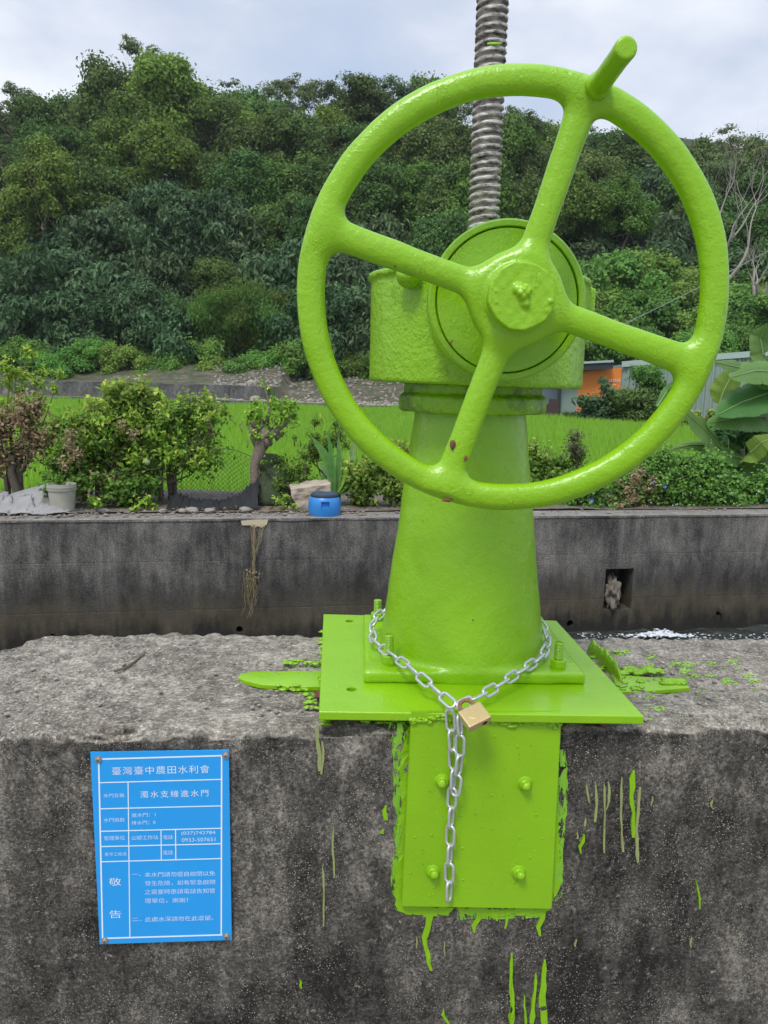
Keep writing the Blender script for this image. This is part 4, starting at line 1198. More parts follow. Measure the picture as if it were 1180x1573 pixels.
def kind_airy(seed):        # tall thin-crowned tree, sky showing between sprays
    rs = np.random.default_rng(seed); mb = MB(); tips = []
    branchy(mb, Vector((0, 0, 0)), Vector((.08, 0, 1)), 4.0, .17, 4, rs, .5, tips, .28)
    L = Leafy()
    for i, t in enumerate(tips):
        r = rs.uniform(.4, .8)
        L.puff(np.array(t) + rs.normal(0, .2, 3), r, int(230 * r * r) + 30, .21, rs, (1.2, 1.2, .7), .3 + .5 * rs.random(), aspect=.5, thick=.95)
    zt = np.array([t.z for t in tips]); top = zt.max()
    for i in range(38):
        zz_ = rs.uniform(.38, .98) * top; wr_ = 2.3 * (1.05 - abs(zz_ / top - .66) * 1.5)
        a = rs.uniform(0, 6.28); q = wr_ * rs.random() ** .6; r = rs.uniform(.4, .95)
        L.puff(np.array([q * math.cos(a) + .4, q * math.sin(a), zz_]), r, int(260 * r * r) + 20, .22, rs, (1.15, 1.15, .8), .25 + .55 * rs.random(), aspect=.5, thick=.9)
    return mb, L
def kind_bamboo(seed):      # feathery drooping plumes
    rs = np.random.default_rng(seed); mb = MB(); L = Leafy()
    for i in range(30):
        a = rs.uniform(0, 2 * math.pi); o = rs.uniform(.2, 1.4); H_ = rs.uniform(3.8, 7.2); lean = rs.uniform(.8, 2.6)
        pts = []
        for k in range(9):
            t = k / 8; out = o + lean * t ** 2.6; pts.append(Vector((out * math.cos(a), out * math.sin(a), H_ * (t - .18 * t ** 4))))
        mb.tube(pts, [.05 * (1 - .8 * k / 8) for k in range(9)], 4, cap=False)
        for k in range(2, 9):
            n = 130; c = np.array(pts[k]); P = c + rs.normal(0, .42, (n, 3)) * np.array([1, 1, .75])
            V, F = leaves(P, rs.normal(0, 1, (n, 3)) + np.array([0, 0, .4]), .30, droop=2.2, rs=rs, aspect=.2)
            L.add(V, F, np.clip(.3 + .08 * k + rs.normal(0, .2, n), 0, 1))
    return mb, L
def kind_vine(seed):        # shrubby mound smothered in creeper
    rs = np.random.default_rng(seed); mb = MB(); L = Leafy()
    mb.tube([(0, 0, 0), (.1, 0, 1.2), (0, .1, 2.4)], [.1, .08, .05], 6)
    for i in range(30):
        d = sph(1, rs, .6)[0]; k = .5 + .5 * rs.random()
        c = np.array([d[0] * 2.6 * k, d[1] * 2.6 * k, 1.8 + d[2] * 1.9 * k]); r = rs.uniform(.6, 1.1)
        L.puff(c, r, int(560 * r * r), .22, rs, (1, 1, 1.05), .35 + .5 * rs.random(), aspect=.8, droop=.6, thick=.55)
        L.puff(c, r * 1.25, int(110 * r * r), .22, rs, (1, 1, 1.1), .6, aspect=.7, droop=.6, thick=.5)
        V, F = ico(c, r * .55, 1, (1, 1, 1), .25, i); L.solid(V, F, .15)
    return mb, L
KINDS = {}
def get_kind(key, fn, seed, mat, bark):
    if key not in KINDS:
        mb, L = fn(seed)
        tm = bpy.data.meshes.new('trunk'); tm.from_pydata([tuple(v) for v in mb.v], [], mb.f); tm.update(); tm.materials.append(bark)
        KINDS[key] = (tm, L.mesh('crown', mat))
    return KINDS[key]
def place_tree(name, key, fn, seed, mat, loc, scale, rz, label, cat, group=None, bark=None, zs=1.0):
    tm, cm = get_kind(key, fn, seed, mat, bark or M_bark)
    o = empty(name, loc, label, cat, group, rz); o.scale = (scale, scale, scale * zs)
    link('trunk', tm, o); link('crown', cm, o)
    return o
def base_for(px, py_top, y, height):
    p = at_y(px, py_top, y); return Vector((p.x, y, p.z - height))

FOREST = {'round': (kind_round, L_olive, 8.9), 'broad': (kind_broad, L_dark, 8.2), 'airy': (kind_airy, L_airy, 10.5), 'mid': (kind_round, L_mid, 8.9), 'bamboo': (kind_bamboo, L_bamboo, 7.0), 'vine': (kind_vine, L_vine, 4.3)}
def tree_at(kind, px, py_top, y, height, label=None, group=None, seed=None, name=None):
    fn_, mat, H0 = FOREST[kind]; sd = seed if seed is not None else random.choice((1, 2, 3))
    height *= {'broad': 1.32, 'round': 1.15, 'mid': 1.15}.get(kind, 1)
    s = height / H0; zs = random.uniform(.9, 1.22); get_kind(kind + str(sd), fn_, sd * 11 + len(kind), mat, M_bark)
    co_ = np.zeros(len(KINDS[kind + str(sd)][1].vertices) * 3, dtype=np.float32); KINDS[kind + str(sd)][1].vertices.foreach_get('co', co_); htop = float(np.percentile(co_[2::3], 99.7)) * s * zs
    nm = name or {'round': 'acacia_tree', 'mid': 'acacia_tree', 'broad': 'broadleaf_tree', 'airy': 'tall_tree', 'bamboo': 'bamboo_clump', 'vine': 'vine_covered_shrub'}[kind]
    ct = {'bamboo': 'bamboo', 'vine': 'shrub'}.get(kind, 'tree')
    grp = group; lab = label
    if lab is None:
        lab = wood_label(kind, px, py_top, y)
        grp = {'round': 'olive acacias of the hillside wood', 'mid': 'mid green trees of the hillside wood', 'broad': 'dark broadleaf trees of the hillside wood', 'airy': 'tall ridge trees against the sky',
               'bamboo': 'bamboo clumps at the hill foot', 'vine': 'vine covered shrubs on the lower slope'}[kind]
    return place_tree(nm, kind + str(sd), fn_, sd * 11 + len(kind), mat, base_for(px, py_top, y, htop), s, random.uniform(0, 6.28), lab, ct, grp, zs=zs)
LANDMARKS = [(-100, 'beyond the left edge'), (-20, 'at the left edge'), (20, 'above the brown dry bush'), (60, 'above the white bucket'), (100, 'left of the leafy hedge'), (140, 'above the notice left edge'), (180, 'above the yellow tipped hedge'),
    (220, 'under the tallest tree'), (260, 'above the middle hedge bush'), (300, 'above the hedge end'), (345, 'above the notice right edge'), (385, 'above the pollard tree'), (430, 'right above the pollard tree'), (470, 'at the left rim of the wheel'),
    (510, 'above the left spoke end'), (550, 'above the gearbox left side'), (600, 'above the gearbox'), (650, 'left of the threaded spindle'), (700, 'just left of the spindle'), (745, 'behind the spindle'), (790, 'left of the upper spoke'), (835, 'behind the upper spoke'),
    (880, 'just right of the upper spoke'), (925, 'above the orange wall'), (970, 'above the shed bushes'), (1010, 'inside the wheel right side'), (1055, 'behind the right rim'), (1095, 'just right of the wheel'), (1135, 'behind the dead tree'), (1180, 'at the right edge'), (1230, 'beyond the right edge'), (1290, 'far beyond the right edge')]
USED_LABELS = {}
def wood_label(kind, px, py, y):
    look = {'round': 'olive rounded acacia', 'mid': 'mid green rounded tree', 'broad': 'dark broad leaved tree', 'airy': 'thin crowned tall tree', 'bamboo': 'drooping bamboo clump', 'vine': 'vine smothered shrub'}[kind]
    row = 'on the ridge' if y > 88 else 'just below the ridge' if y > 80 else 'high on the hill' if y > 71 else 'halfway up the hill' if y > 64.5 else 'low on the hill' if y > 58.8 else 'near the foot of the hill' if y > 55.5 else 'at the very foot of the hill'
    land = min(LANDMARKS, key=lambda l: abs(l[0] - px))[1]
    lab = look + ' ' + row + ', ' + land
    k = USED_LABELS.get(lab, 0); USED_LABELS[lab] = k + 1
    if len(lab.split()) > 15: lab = lab.replace(' leaved', '').replace(' smothered', '')
    if k: lab = {1: 'second ', 2: 'third ', 3: 'fourth '}[k] + lab
    return lab
def jx(v): return v + random.uniform(-16, 16)
def jy(v): return v + random.uniform(-22, 16)
# ridge line: tops follow the skyline of the photograph
for px, py, k in ((-60, 140, 'mid'), (-10, 150, 'airy'), (30, 125, 'airy'), (75, 150, 'mid'), (118, 150, 'mid'), (345, 135, 'airy'), (385, 140, 'mid'), (425, 125, 'airy'), (470, 122, 'airy'), (515, 118, 'airy'), (560, 128, 'mid'), (605, 120, 'airy'), (650, 122, 'mid'),
                  (690, 130, 'airy'), (800, 160, 'airy'), (835, 190, 'round'), (880, 205, 'airy'), (925, 205, 'mid'), (970, 200, 'mid'), (1010, 225, 'airy'), (1075, 218, 'mid'), (1118, 205, 'airy'), (1165, 215, 'mid'), (1215, 215, 'airy'), (1260, 220, 'mid')):
    tree_at(k, px, py, 92 + random.uniform(-3, 3), random.uniform(9.5, 12) * (1.15 if k == 'airy' else 1))
for px, py, k in ((-50, 210, 'mid'), (0, 205, 'airy'), (50, 215, 'mid'), (105, 200, 'mid'), (170, 190, 'mid'), (300, 190, 'mid'), (355, 185, 'round'), (405, 190, 'mid'), (455, 185, 'mid'), (510, 190, 'round'), (560, 195, 'mid'), (610, 190, 'airy'), (655, 200, 'mid'), (700, 190, 'mid'),
                  (760, 190, 'round'), (800, 230, 'mid'), (850, 245, 'airy'), (900, 250, 'mid'), (950, 255, 'mid'), (1000, 265, 'broad'), (1050, 260, 'mid'), (1100, 250, 'airy'), (1150, 260, 'mid'), (1200, 260, 'mid')):
    tree_at(k, jx(px), jy(py), 84 + random.uniform(-3, 3), random.uniform(8.5, 11))
# the great crown that stands up above the ridge
tree_at('airy', 215, 55, 86, 13, 'tallest airy crowned tree breaking the skyline at upper left', None, 1)
tree_at('round', 262, 88, 83, 11.5, 'large olive crown just below the tallest tree of the skyline', None, 1)
tree_at('mid', 168, 100, 85, 11, 'leafy shoulder left of the tallest tree on the skyline', None, 2)
tree_at('round', 200, 150, 78, 10.5, 'puffy olive green acacia under the tallest tree at upper left', None, 2)
tree_at('round', 250, 190, 75, 9, 'lower puffy acacia with bright rounded clumps beneath the tallest tree', None, 1)
tree_at('mid', 318, 140, 84, 10, 'round tree right of the tallest skyline tree', None, 1)
for px, py, k in ((-40, 280, 'round'), (20, 300, 'round'), (85, 275, 'round'), (140, 270, 'mid'), (190, 265, 'mid'), (320, 250, 'mid'), (370, 245, 'mid'), (425, 240, 'round'), (480, 245, 'mid'), (540, 240, 'mid'), (590, 250, 'mid'), (640, 255, 'round'), (690, 260, 'mid'), (740, 255, 'round'),
                  (790, 280, 'mid'), (840, 300, 'round'), (900, 300, 'mid'), (960, 310, 'broad'), (1010, 320, 'broad'), (1070, 310, 'mid'), (1130, 320, 'mid'), (1190, 320, 'mid')):
    tree_at(k, jx(px), jy(py), 74 + random.uniform(-3, 3), random.uniform(7.5, 9.5))
for px, py, k in ((-40, 350, 'round'), (30, 345, 'round'), (60, 225, 'round'), (90, 350, 'broad'), (150, 330, 'broad'), (210, 300, 'broad'), (265, 305, 'broad'), (325, 310, 'broad'), (380, 320, 'broad'), (430, 315, 'mid'), (490, 320, 'mid'), (600, 330, 'broad'), (660, 330, 'mid'),
                  (720, 340, 'round'), (780, 350, 'mid'), (900, 275, 'round'), (950, 285, 'round'), (830, 360, 'mid'), (890, 370, 'broad'), (950, 370, 'broad'), (1010, 380, 'broad'), (1070, 385, 'broad'), (1130, 380, 'broad'), (1190, 385, 'mid')):
    tree_at(k, jx(px), jy(py), 67 + random.uniform(-2, 2), random.uniform(6.5, 8.5))
for px, py, k in ((-30, 410, 'broad'), (20, 400, 'broad'), (75, 395, 'broad'), (130, 390, 'broad'), (185, 400, 'broad'), (240, 395, 'broad'), (345, 385, 'mid'), (420, 400, 'broad'), (470, 390, 'broad'), (530, 395, 'broad'), (590, 400, 'broad'), (650, 410, 'mid'), (700, 420, 'broad'), (760, 430, 'broad'),
                  (840, 400, 'vine'), (890, 395, 'vine'), (940, 405, 'vine'), (990, 390, 'vine'), (1040, 400, 'vine'), (1100, 440, 'broad'), (1160, 430, 'vine'), (1200, 420, 'broad')):
    tree_at(k, jx(px), jy(py), 61 + random.uniform(-1.5, 1.5), random.uniform(5.5, 8) if k != 'vine' else random.uniform(5, 6.5))
for px, py, k in ((-40, 450, 'broad'), (10, 455, 'broad'), (60, 450, 'broad'), (110, 460, 'broad'), (165, 455, 'broad'), (220, 455, 'broad'), (270, 450, 'broad'), (345, 435, 'bamboo'), (385, 440, 'bamboo'), (430, 455, 'bamboo'), (475, 450, 'broad'), (530, 460, 'broad'), (590, 455, 'broad'), (650, 470, 'broad'),
                  (850, 450, 'vine'), (900, 455, 'vine'), (950, 460, 'vine'), (1000, 455, 'vine'), (1060, 470, 'vine'), (1120, 450, 'vine'), (1170, 460, 'vine'), (1215, 460, 'vine')):
    tree_at(k, jx(px), jy(py), 57 + random.uniform(-1, 1), random.uniform(5.5, 7.0) if k != 'vine' else random.uniform(4.2, 5.2))
for px, py in ((40, 520), (90, 535), (140, 520), (190, 530), (240, 540), (300, 520), (250, 548), (330, 552), (380, 545), (420, 535), (455, 520), (500, 540), (550, 540), (590, 530), (880, 500), (930, 510), (985, 500), (1090, 500), (1140, 500), (1190, 500)):
    tree_at('vine', px, py, 54 + random.uniform(-1, 1) if px < 800 else 50, random.uniform(2.6, 3.6))

# bare dead trees on the right of the wood
def dead_tree(px, py_top, y, height, seed, label):
    rs = np.random.default_rng(seed); mb = MB()
    for i in range(3): branchy(mb, Vector((.1 * i, 0, 0)), Vector((-.35 + .35 * i, 0, 1)).normalized(), height * .34, .17, 4, rs, .33, None, .22, 5)
    o = empty('dead_tree', base_for(px, py_top, y, height), label, 'tree')
    mb.build('trunk', M_bark_pale, o)
dead_tree(1125, 200, 60, 11.5, 3, 'pale bare dead tree with many forked limbs right of the handwheel')
dead_tree(1175, 360, 56, 5.0, 5, 'smaller bare grey dead tree low at the right edge of the wood')

# ------------------------------------------------------------------ paddy
def rice():
    rs = np.random.default_rng(5); P = []
    for y in np.arange(11.5, 48, .17):
        st = .14 + (y - 11) * .004
        x = np.arange(-.62 * y - 1, .62 * y + 1, st)
        x = x + rs.uniform(-.05, .05, len(x)); yy = y + rs.uniform(-.06, .06, len(x))
        P.append(np.stack([x, yy], 1))
    P = np.concatenate(P); fy = np.interp(P[:, 0], EDX, EDY) - .3
    P = P[P[:, 1] < fy]
    k = 6; n = len(P) * k; B = np.repeat(P, k, 0) + rs.normal(0, .03, (n, 2))
    a = rs.uniform(0, 2 * math.pi, n); h = rs.uniform(.34, .62, n) * (1 + .12 * np.sin(B[:, 0] * .8) * np.sin(B[:, 1] * .5)); ln = rs.uniform(.08, .3, n) * h
    w = .011 + .0006 * B[:, 1]
    z = np.full(n, FIELD_Z - .02)
    b0 = np.stack([B[:, 0] - w, B[:, 1], z], 1); b1 = np.stack([B[:, 0] + w, B[:, 1], z], 1)
    t = np.stack([B[:, 0] + np.cos(a) * ln, B[:, 1] + np.sin(a) * ln, z + h], 1)
    V = np.stack([b0, b1, t], 1).reshape(-1, 3); F = np.arange(n * 3).reshape(-1, 3)
    o = link('rice', mesh_np('rice', V, F, L_rice, False, np.clip(.5 + rs.normal(0, .22, n), 0, 1)))
    tag(o, 'bright green young rice filling the paddy field', 'rice', kind='stuff')
    print('rice tris', n)
rice()

# ------------------------------------------------------------------ terrace walls beyond the paddy
def long_wall(name, label, pts, h, thick, mat, joint=2.4):
    """panels of concrete end to end; every panel a piece of its own"""
    root = empty(name, pts[0], label, 'wall'); root.location = (0, 0, 0)
    shared = None
    for a, b_ in zip(pts, pts[1:]):
        a = Vector(a); b_ = Vector(b_); L = (b_ - a).length; k = max(1, int(round(L / joint)))
        for i in range(k):
            p = a.lerp(b_, (i + .5) / k); m_ = MB(); m_.box((0, 0, -h / 2), (L / k - .02, thick, h))
            o = m_.build('wall_panel', mat, root); o.location = p + Vector((0, 0, random.uniform(-.02, .02))); o.rotation_euler.z = math.atan2(b_.y - a.y, b_.x - a.x)
def gz(px, py, z): return at_z(px, py, z)
long_wall('terrace_wall', 'low dark concrete kerb wall along the far edge of the paddy', [Vector((EDX[i], EDY[i], W1Z[i])) for i in range(4)], 1.1, .3, M_conc_bg)
long_wall('terrace_wall', 'upper pale streaked concrete retaining wall under the wooded hill', W2P, 1.35, .35, M_conc_bg)
long_wall('terrace_wall', 'low brownish retaining wall in front of the green shed', [Vector((EDX[i], EDY[i], W1Z[i])) for i in range(4, 10)], 1.1, .25, simple('brown_grey_boards', (.15, .13, .115), .9, var=.4, scale=4, bump=.5), 1.2)
rock_m = simple('pale_rubble_stone', (.28, .245, .205), .9, var=.4, scale=3, bump=.5, bscale=8)
def rubble():
    g = 'pale stones along the terrace'
    metas = []
    for i in range(5):
        V, F = ico((0, 0, 0), 1, 1, (1, .8, .7), .5, i, 1.6); m_ = MB(); m_.add(V, F); me = bpy.data.meshes.new('stone'); me.from_pydata([tuple(v) for v in m_.v], [], m_.f); me.materials.append(rock_m); metas.append(me)
    big = MB()
    for i in range(700):
        px = random.uniform(330, 640); d = random.uniform(46, 54); x = at_y(px, 600, d).x
        V, F = ico((x, d, terrain(x, d) + .02), random.uniform(.03, .14), 1, (1, 1, .7), .5, i); big.add(V, F)
    for i in range(160):
        px = random.uniform(330, 640); p = at_y(px, 620, 45); fy_ = far_y(p.x); p = Vector((p.x, fy_, float(np.interp(p.x, EDX, W1Z))))
        V, F = ico(p + Vector((0, .3, 0)), random.uniform(.06, .20), 1, (1.2, 1, .6), .5, i); big.add(V, F)
    o = big.build('rubble', rock_m); o['kind'] = 'stuff'
    for i, (px, py, r) in enumerate(((213, 582, .32), (386, 586, .38), (392, 612, .33), (476, 612, .25), (560, 610, .22), (500, 614, .2))):
        p = at_y(px, py, 46); yy = (float(np.interp(p.x, [q.x for q in W2P], [q.y for q in W2P])) if py < 600 else far_y(p.x)) + .4; p = at_y(px, py, yy); o = link('boulder', metas[i % 5]); o.location = (p.x, yy, terrain(p.x, yy) + r * .4); o.scale = (r, r, r)
        tag(o, ['pale boulder left on the upper retaining wall', 'whitish boulder at the end of the upper retaining wall', 'pale boulder on the kerb wall below the end of the upper wall', 'small pale stone on the kerb wall just behind the handwheel rim',
                'small pale stone on the kerb wall left of the green column', 'little grey stone on the kerb wall beside the handwheel rim'][i], 'boulder')
rubble()

# ------------------------------------------------------------------ sheds on the right
def ribbed(mb, p0, p1, ztop0, ztop1, zbot, pitch=.34, dep=.09):
    """corrugated sheeting as real folded metal, from p0 to p1 (xy)"""
    a = Vector((p0.x, p0.y, 0)); b_ = Vector((p1.x, p1.y, 0)); L = (b_ - a).length; d = (b_ - a) / L; nn = Vector((d.y, -d.x, 0))
    prof = []; n = int(L / pitch)
    for i in range(n):
        for u, o in ((0, 0), (.62, 0), (.70, dep), (.92, dep)): prof.append(((i + u) * pitch, o))
    prof.append((L, 0)); V = []; F = []
    for s, o in prof:
        q = a + d * s + nn * o; zt = ztop0 + (ztop1 - ztop0) * s / L
        V += [(q.x, q.y, zbot), (q.x, q.y, zt)]
    for i in range(len(prof) - 1): F.append((2 * i, 2 * i + 2, 2 * i + 3, 2 * i + 1))
    mb.add(V, F)
M_shed = simple('grey_green_sheet_metal', (.26, .34, .29), .5, .1, var=.1, scale=.6)
M_shedtrim = simple('pale_green_trim', (.36, .45, .40), .5, var=.05)
M_orange = simple('orange_sheet_steel', (.80, .24, .035), .55, var=.12, scale=1.2)
M_roofdark = simple('dark_roof_edge', (.03, .035, .04), .6)
YS = 37.0
shed = empty('shed', (0, 0, 0), 'long grey green corrugated shed behind the banana plants', 'shed')
pA, pB = at_y(958, 560, YS), at_y(1240, 538, 33.0)
zb = at_y(1000, 645, 36).z
mb = MB(); ribbed(mb, pA, pB, pA.z, pB.z, zb - .4); mb.build('sheet_wall', M_shed, shed)
mb = MB(); d_ = (pB - pA); L_ = d_.length; ang_ = math.atan2(d_.y, d_.x)
MT = Matrix.Rotation(ang_, 3, 'Z') @ Matrix.Rotation(-math.asin(d_.z / L_), 3, 'Y')
mb.box((pA + pB) / 2 + Vector((0, -.12, .02)), (L_ + .2, .14, .26), MT); mb.build('fascia', M_shedtrim, shed)
mb = MB(); mb.add([pA + Vector((0, .0, .14)), pB + Vector((0, 0, .14)), pB + Vector((1, 8, -.1)), pA + Vector((1, 8, -.1))], [(0, 1, 2, 3)]); mb.add([pA + Vector((0, 0, .08)), pB + Vector((0, 0, .08)), pB + Vector((1, 8, -.16)), pA + Vector((1, 8, -.16))], [(3, 2, 1, 0)]); mb.build('roof', M_shedtrim, shed)
mb = MB(); ribbed(mb, pA + Vector((.3, 8, 0)), pA, pA.z - .15, pA.z, zb - .4); mb.build('end_wall', M_shed, shed)
# grey end panel with dark posts
kiosk = empty('lean_to', (0, 0, 0), 'orange walled lean-to with dark flat roof edge beside the green shed', 'shed')
q0, q1 = at_y(890, 568, YS + .3), at_y(957, 565, YS + .1); zb2 = at_y(900, 640, YS).z
def panel(name, a, b_, zt0, zt1, zb_, mat, root, th=.06, off=0):
    m_ = MB(); A_ = Vector((a.x, a.y + off, 0)); B_ = Vector((b_.x, b_.y + off, 0)); V = []
    for o in (0, th):
        V += [(A_.x, A_.y + o, zb_), (B_.x, B_.y + o, zb_), (B_.x, B_.y + o, zt1), (A_.x, A_.y + o, zt0)]
    m_.add(V, [(0, 1, 2, 3), (7, 6, 5, 4), (0, 4, 5, 1), (1, 5, 6, 2), (2, 6, 7, 3), (3, 7, 4, 0)]); return m_.build(name, mat, root)
panel('orange_wall', q0, q1, q0.z, q1.z, zb2 - .2, M_orange, kiosk)
g0, g1 = at_y(862, 600, YS + .4), at_y(889.5, 600, YS + .3)
panel('grey_panel', g0, g1, q0.z - .02, q0.z - .02, zb2 - .2, M_shed, kiosk)
for a_, b__ in (((858, 600), (862, 600)), ((956, 560), (958.5, 560))):
    panel('post', at_y(*a_, YS + .2), at_y(*b__, YS + .2), q0.z, q0.z, zb2 - .2, M_roofdark, kiosk, .1, -.05)
r0, r1 = at_y(790, 566, YS - .2), at_y(942, 558, YS - .3)
mb = MB(); d_ = r1 - r0; mb.box((r0 + r1) / 2 + Vector((0, 0, -.11)), (d_.length, .12, .28), Matrix.Rotation(-math.asin(d_.z / d_.length), 3, 'Y')); mb.build('roof_edge', M_roofdark, kiosk)
mb = MB(); mb.box((r0 + r1) / 2 + Vector((0, -.03, .10)), (d_.length, .2, .10), Matrix.Rotation(-math.asin(d_.z / d_.length), 3, 'Y')); mb.build('gutter', M_shedtrim, kiosk)
mb = MB(); mb.add([r0 + Vector((0, 0, .12)), r1 + Vector((0, 0, .12)), r1 + Vector((0, 6, -.1)), r0 + Vector((0, 6, -.1))], [(0, 1, 2, 3)]); mb.build('roof', M_roofdark, kiosk)
panel('white_panel', at_y(790, 600, YS + 1.2), at_y(858, 600, YS + 1.2), at_y(840, 598, YS + 1.2).z, at_y(840, 598, YS + 1.2).z, at_y(840, 622, YS + 1.2).z, simple('pale_blue_panel', (.45, .52, .62), .5), kiosk)
panel('side_wall', at_y(790, 600, YS + 1.4), at_y(858, 600, YS + 1.4), q0.z, q0.z, zb2 - .2, M_shed, kiosk)
mb = MB(); pc = at_y(848, 632, 36.6); mb.box(pc, (.55, .5, .55), Matrix.Rotation(.2, 3, 'Y')); mb.box(pc + Vector((.08, .1, .4)), (.4, .3, .35), Matrix.Rotation(.15, 3, 'Y'))
tag(mb.build('cart_box', simple('dark_brown_steel', (.06, .04, .035), .7)), 'small dark brown box left of the grey shed panel', 'box')
# stencilled writing on the orange wall: an unreadable row of white strokes
glyphs = ((1, 1, 0, 1), (1, 0, 1, 1), (0, 1, 1, 1), (1, 1, 1, 0), (1, 0, 1, 1), (1, 1, 0, 1))
wr = MB()
def stroke(px, py, w, h):
    p = at_y(px, py, YS + .10); s_ = YS / FPX; wr.box(p, (w * s_, .01, h * s_))
for i, gl in enumerate(glyphs):
    x = 936.5 + i * 3.05; y = 583 - i * .05
    stroke(x, y, 2.1, .8); stroke(x, y + (3.6 if gl[3] else 3.0), 2.2, .8)
    if gl[0]: stroke(x - .7, y + 1.8, .7, 3.6)
    if gl[1]: stroke(x + .7, y + 1.8, .7, 3.6)
    if gl[2]: stroke(x, y + 1.8, 1.9, .7)
for x, y, w, h in ((943, 591, 1.2, 3.2), (945.2, 591.2, .7, 3), (946, 592.5, 1.8, .7), (943, 599, .8, 2.6)): stroke(x, y, w, h)
o = wr.build('white_writing', simple('white_stencil', (.8, .8, .78), .6), kiosk); o['kind'] = 'stuff'
# white railing seen through the banana leaves
rail = empty('railing', (0, 0, 0), 'white metal railing half hidden by the banana leaves', 'railing')
M_rail = simple('white_railing_paint', (.78, .80, .82), .45)
ra, rb_ = at_y(1118, 612, 24), at_y(1200, 596, 24)
for i in range(12):
    t = i / 11; p = ra.lerp(rb_, t); m_ = MB(); m_.box(p + Vector((0, 0, 0)), (.045, .045, .42)); m_.build('baluster', M_rail, rail)
for dz in (-.17, .0, .19):
    m_ = MB(); dd = rb_ - ra; m_.box((ra + rb_) / 2 + Vector((0, -.03, dz)), (dd.length, .04, .04), Matrix.Rotation(-math.atan2(dd.z, dd.x), 3, 'Y')); m_.build('rail', M_rail, rail)
# overhead cable
mb = MB(); ca_, cb_ = at_y(780, 575, 45), at_y(1400, 260, 40)
mb.tube([ca_.lerp(cb_, t) + Vector((0, 0, -2.2 * t * (1 - t))) for t in np.linspace(0, 1, 20)], .018, 5)
tag(mb.build('overhead_cable', simple('grey_cable', (.25, .26, .27), .6)), 'thin grey cable running up across the wood behind the handwheel', 'cable')

# ------------------------------------------------------------------ the planted bank behind the far wall
def bank(px, py, d):
    """point seen at the pixel, d metres behind the far wall's face"""
    return at_plane(px, py, FA - fn * d, fn)
def bank_z(p): return terrain(p.x, p.y)
def px_m(p): return (p - Vector((0, 0, CAM_H))).length / FPX
def bush(name, label, cat, d, blobs, size, mat, dens=1.0, stems=(), aspect=.5, droop=.2, tint=.45, tv=.3, thick=.8, sprigs=0, bark=None, group=None, seed=0, mats2=None, stem_r=.018, depth=None):
    rs = np.random.default_rng(seed + len(blobs) * 7)
    base = bank(stems[0] if stems else blobs[0][0], 790, d); base.z = bank_z(base)
    root = empty(name, base, label, cat, group)
    L = Leafy(); st = MB()
    for bi, bl in enumerate(blobs):
        px, py, r = bl[:3]; dd = bl[3] if len(bl) > 3 else rs.uniform(-.12, .12)
        p = bank(px, py, d + dd) - base; s_ = px_m(p + base); rr = r * s_
        n = int(dens * 900 * (rr / size) ** 2 * .045) + 10
        c = np.array(p); k = np.minimum(np.abs(rs.normal(0, .72, n)), 1.9)
        dirs = sph(n, rs); P = c + dirs * (k * rr)[:, None] * np.array([1, .9 if depth is None else depth, 1])
        V, F = leaves(P, dirs * .7 + np.array([0, -.25, .6]), size, droop=droop, rs=rs, aspect=aspect)
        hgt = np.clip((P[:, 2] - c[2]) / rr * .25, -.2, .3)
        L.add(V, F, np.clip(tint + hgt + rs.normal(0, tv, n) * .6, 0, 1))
        # twig reaching into the blob, from the nearest stem
        sxp = min(stems, key=lambda q: abs(q - px)) if stems else px
        b0 = bank(sxp, 790, d); b0.z = bank_z(b0); b0 -= base
        if bi % 3 and not sprigs: continue
        m1 = b0.lerp(p, .6) + Vector(rs.normal(0, .04, 3)); 
        if bi % 3 == 0: st.tube([b0, b0 + Vector((0, 0, (p.z - b0.z) * .45)) + Vector(rs.normal(0, .01, 3)), m1, p, p + Vector(rs.normal(0, rr * .5, 3))], [stem_r * .7, stem_r * .55, stem_r * .35, stem_r * .22, .002], 5, cap=False)
        for q in range(sprigs):
            a = Vector(rs.normal(0, 1, 3)); a.z = abs(a.z) + .5; a.normalize(); e_ = p + a * rr * rs.uniform(1.0, 1.7)
            st.tube([p, p.lerp(e_, .5) + Vector(rs.normal(0, .01, 3)), e_], [.004, .003, .0015], 4, cap=False)
            m = 9; t = np.linspace(.45, 1, m); PP = np.array(p) + (np.array(e_) - np.array(p)) * t[:, None] + rs.normal(0, size * .35, (m, 3))
            V, F = leaves(PP, rs.normal(0, .6, (m, 3)) + np.array([0, -.3, .8]), size * .9, rs=rs, aspect=aspect); L.add(V, F, np.clip(.75 + rs.normal(0, .15, m), 0, 1))
    link('foliage', L.mesh('foliage', mat), root)
    o = st.build('stem', bark or M_bark, root); 
    return root
def rblobs(n, x0, x1, y0, y1, r0, r1, seed):
    rs = random.Random(seed); return [(rs.uniform(x0, x1), rs.uniform(y0, y1), rs.uniform(r0, r1)) for _ in range(n)]
# leftmost: dry bush with a fresh green top
bush('dry_bush', 'half dead bush with brown dry leaves and green sprigs above, at the left edge', 'bush', 1.0, rblobs(16, -25, 62, 625, 705, 14, 28, 1) + rblobs(5, 50, 95, 650, 700, 10, 16, 11), .045, L_dry, .75, (22, 34, 14), tint=.4, seed=1, stem_r=.04, sprigs=2)
bush('sprig_bush', 'wispy yellow green sprigs rising above the dry brown bush', 'bush', 1.1, rblobs(12, -20, 60, 555, 640, 8, 18, 2) + [(40, 540, 7), (48, 548, 6), (70, 575, 7), (92, 578, 6), (60, 590, 9), (85, 600, 8)], .045, L_bright, .38, (26, 16), tint=.55, sprigs=4, seed=2)
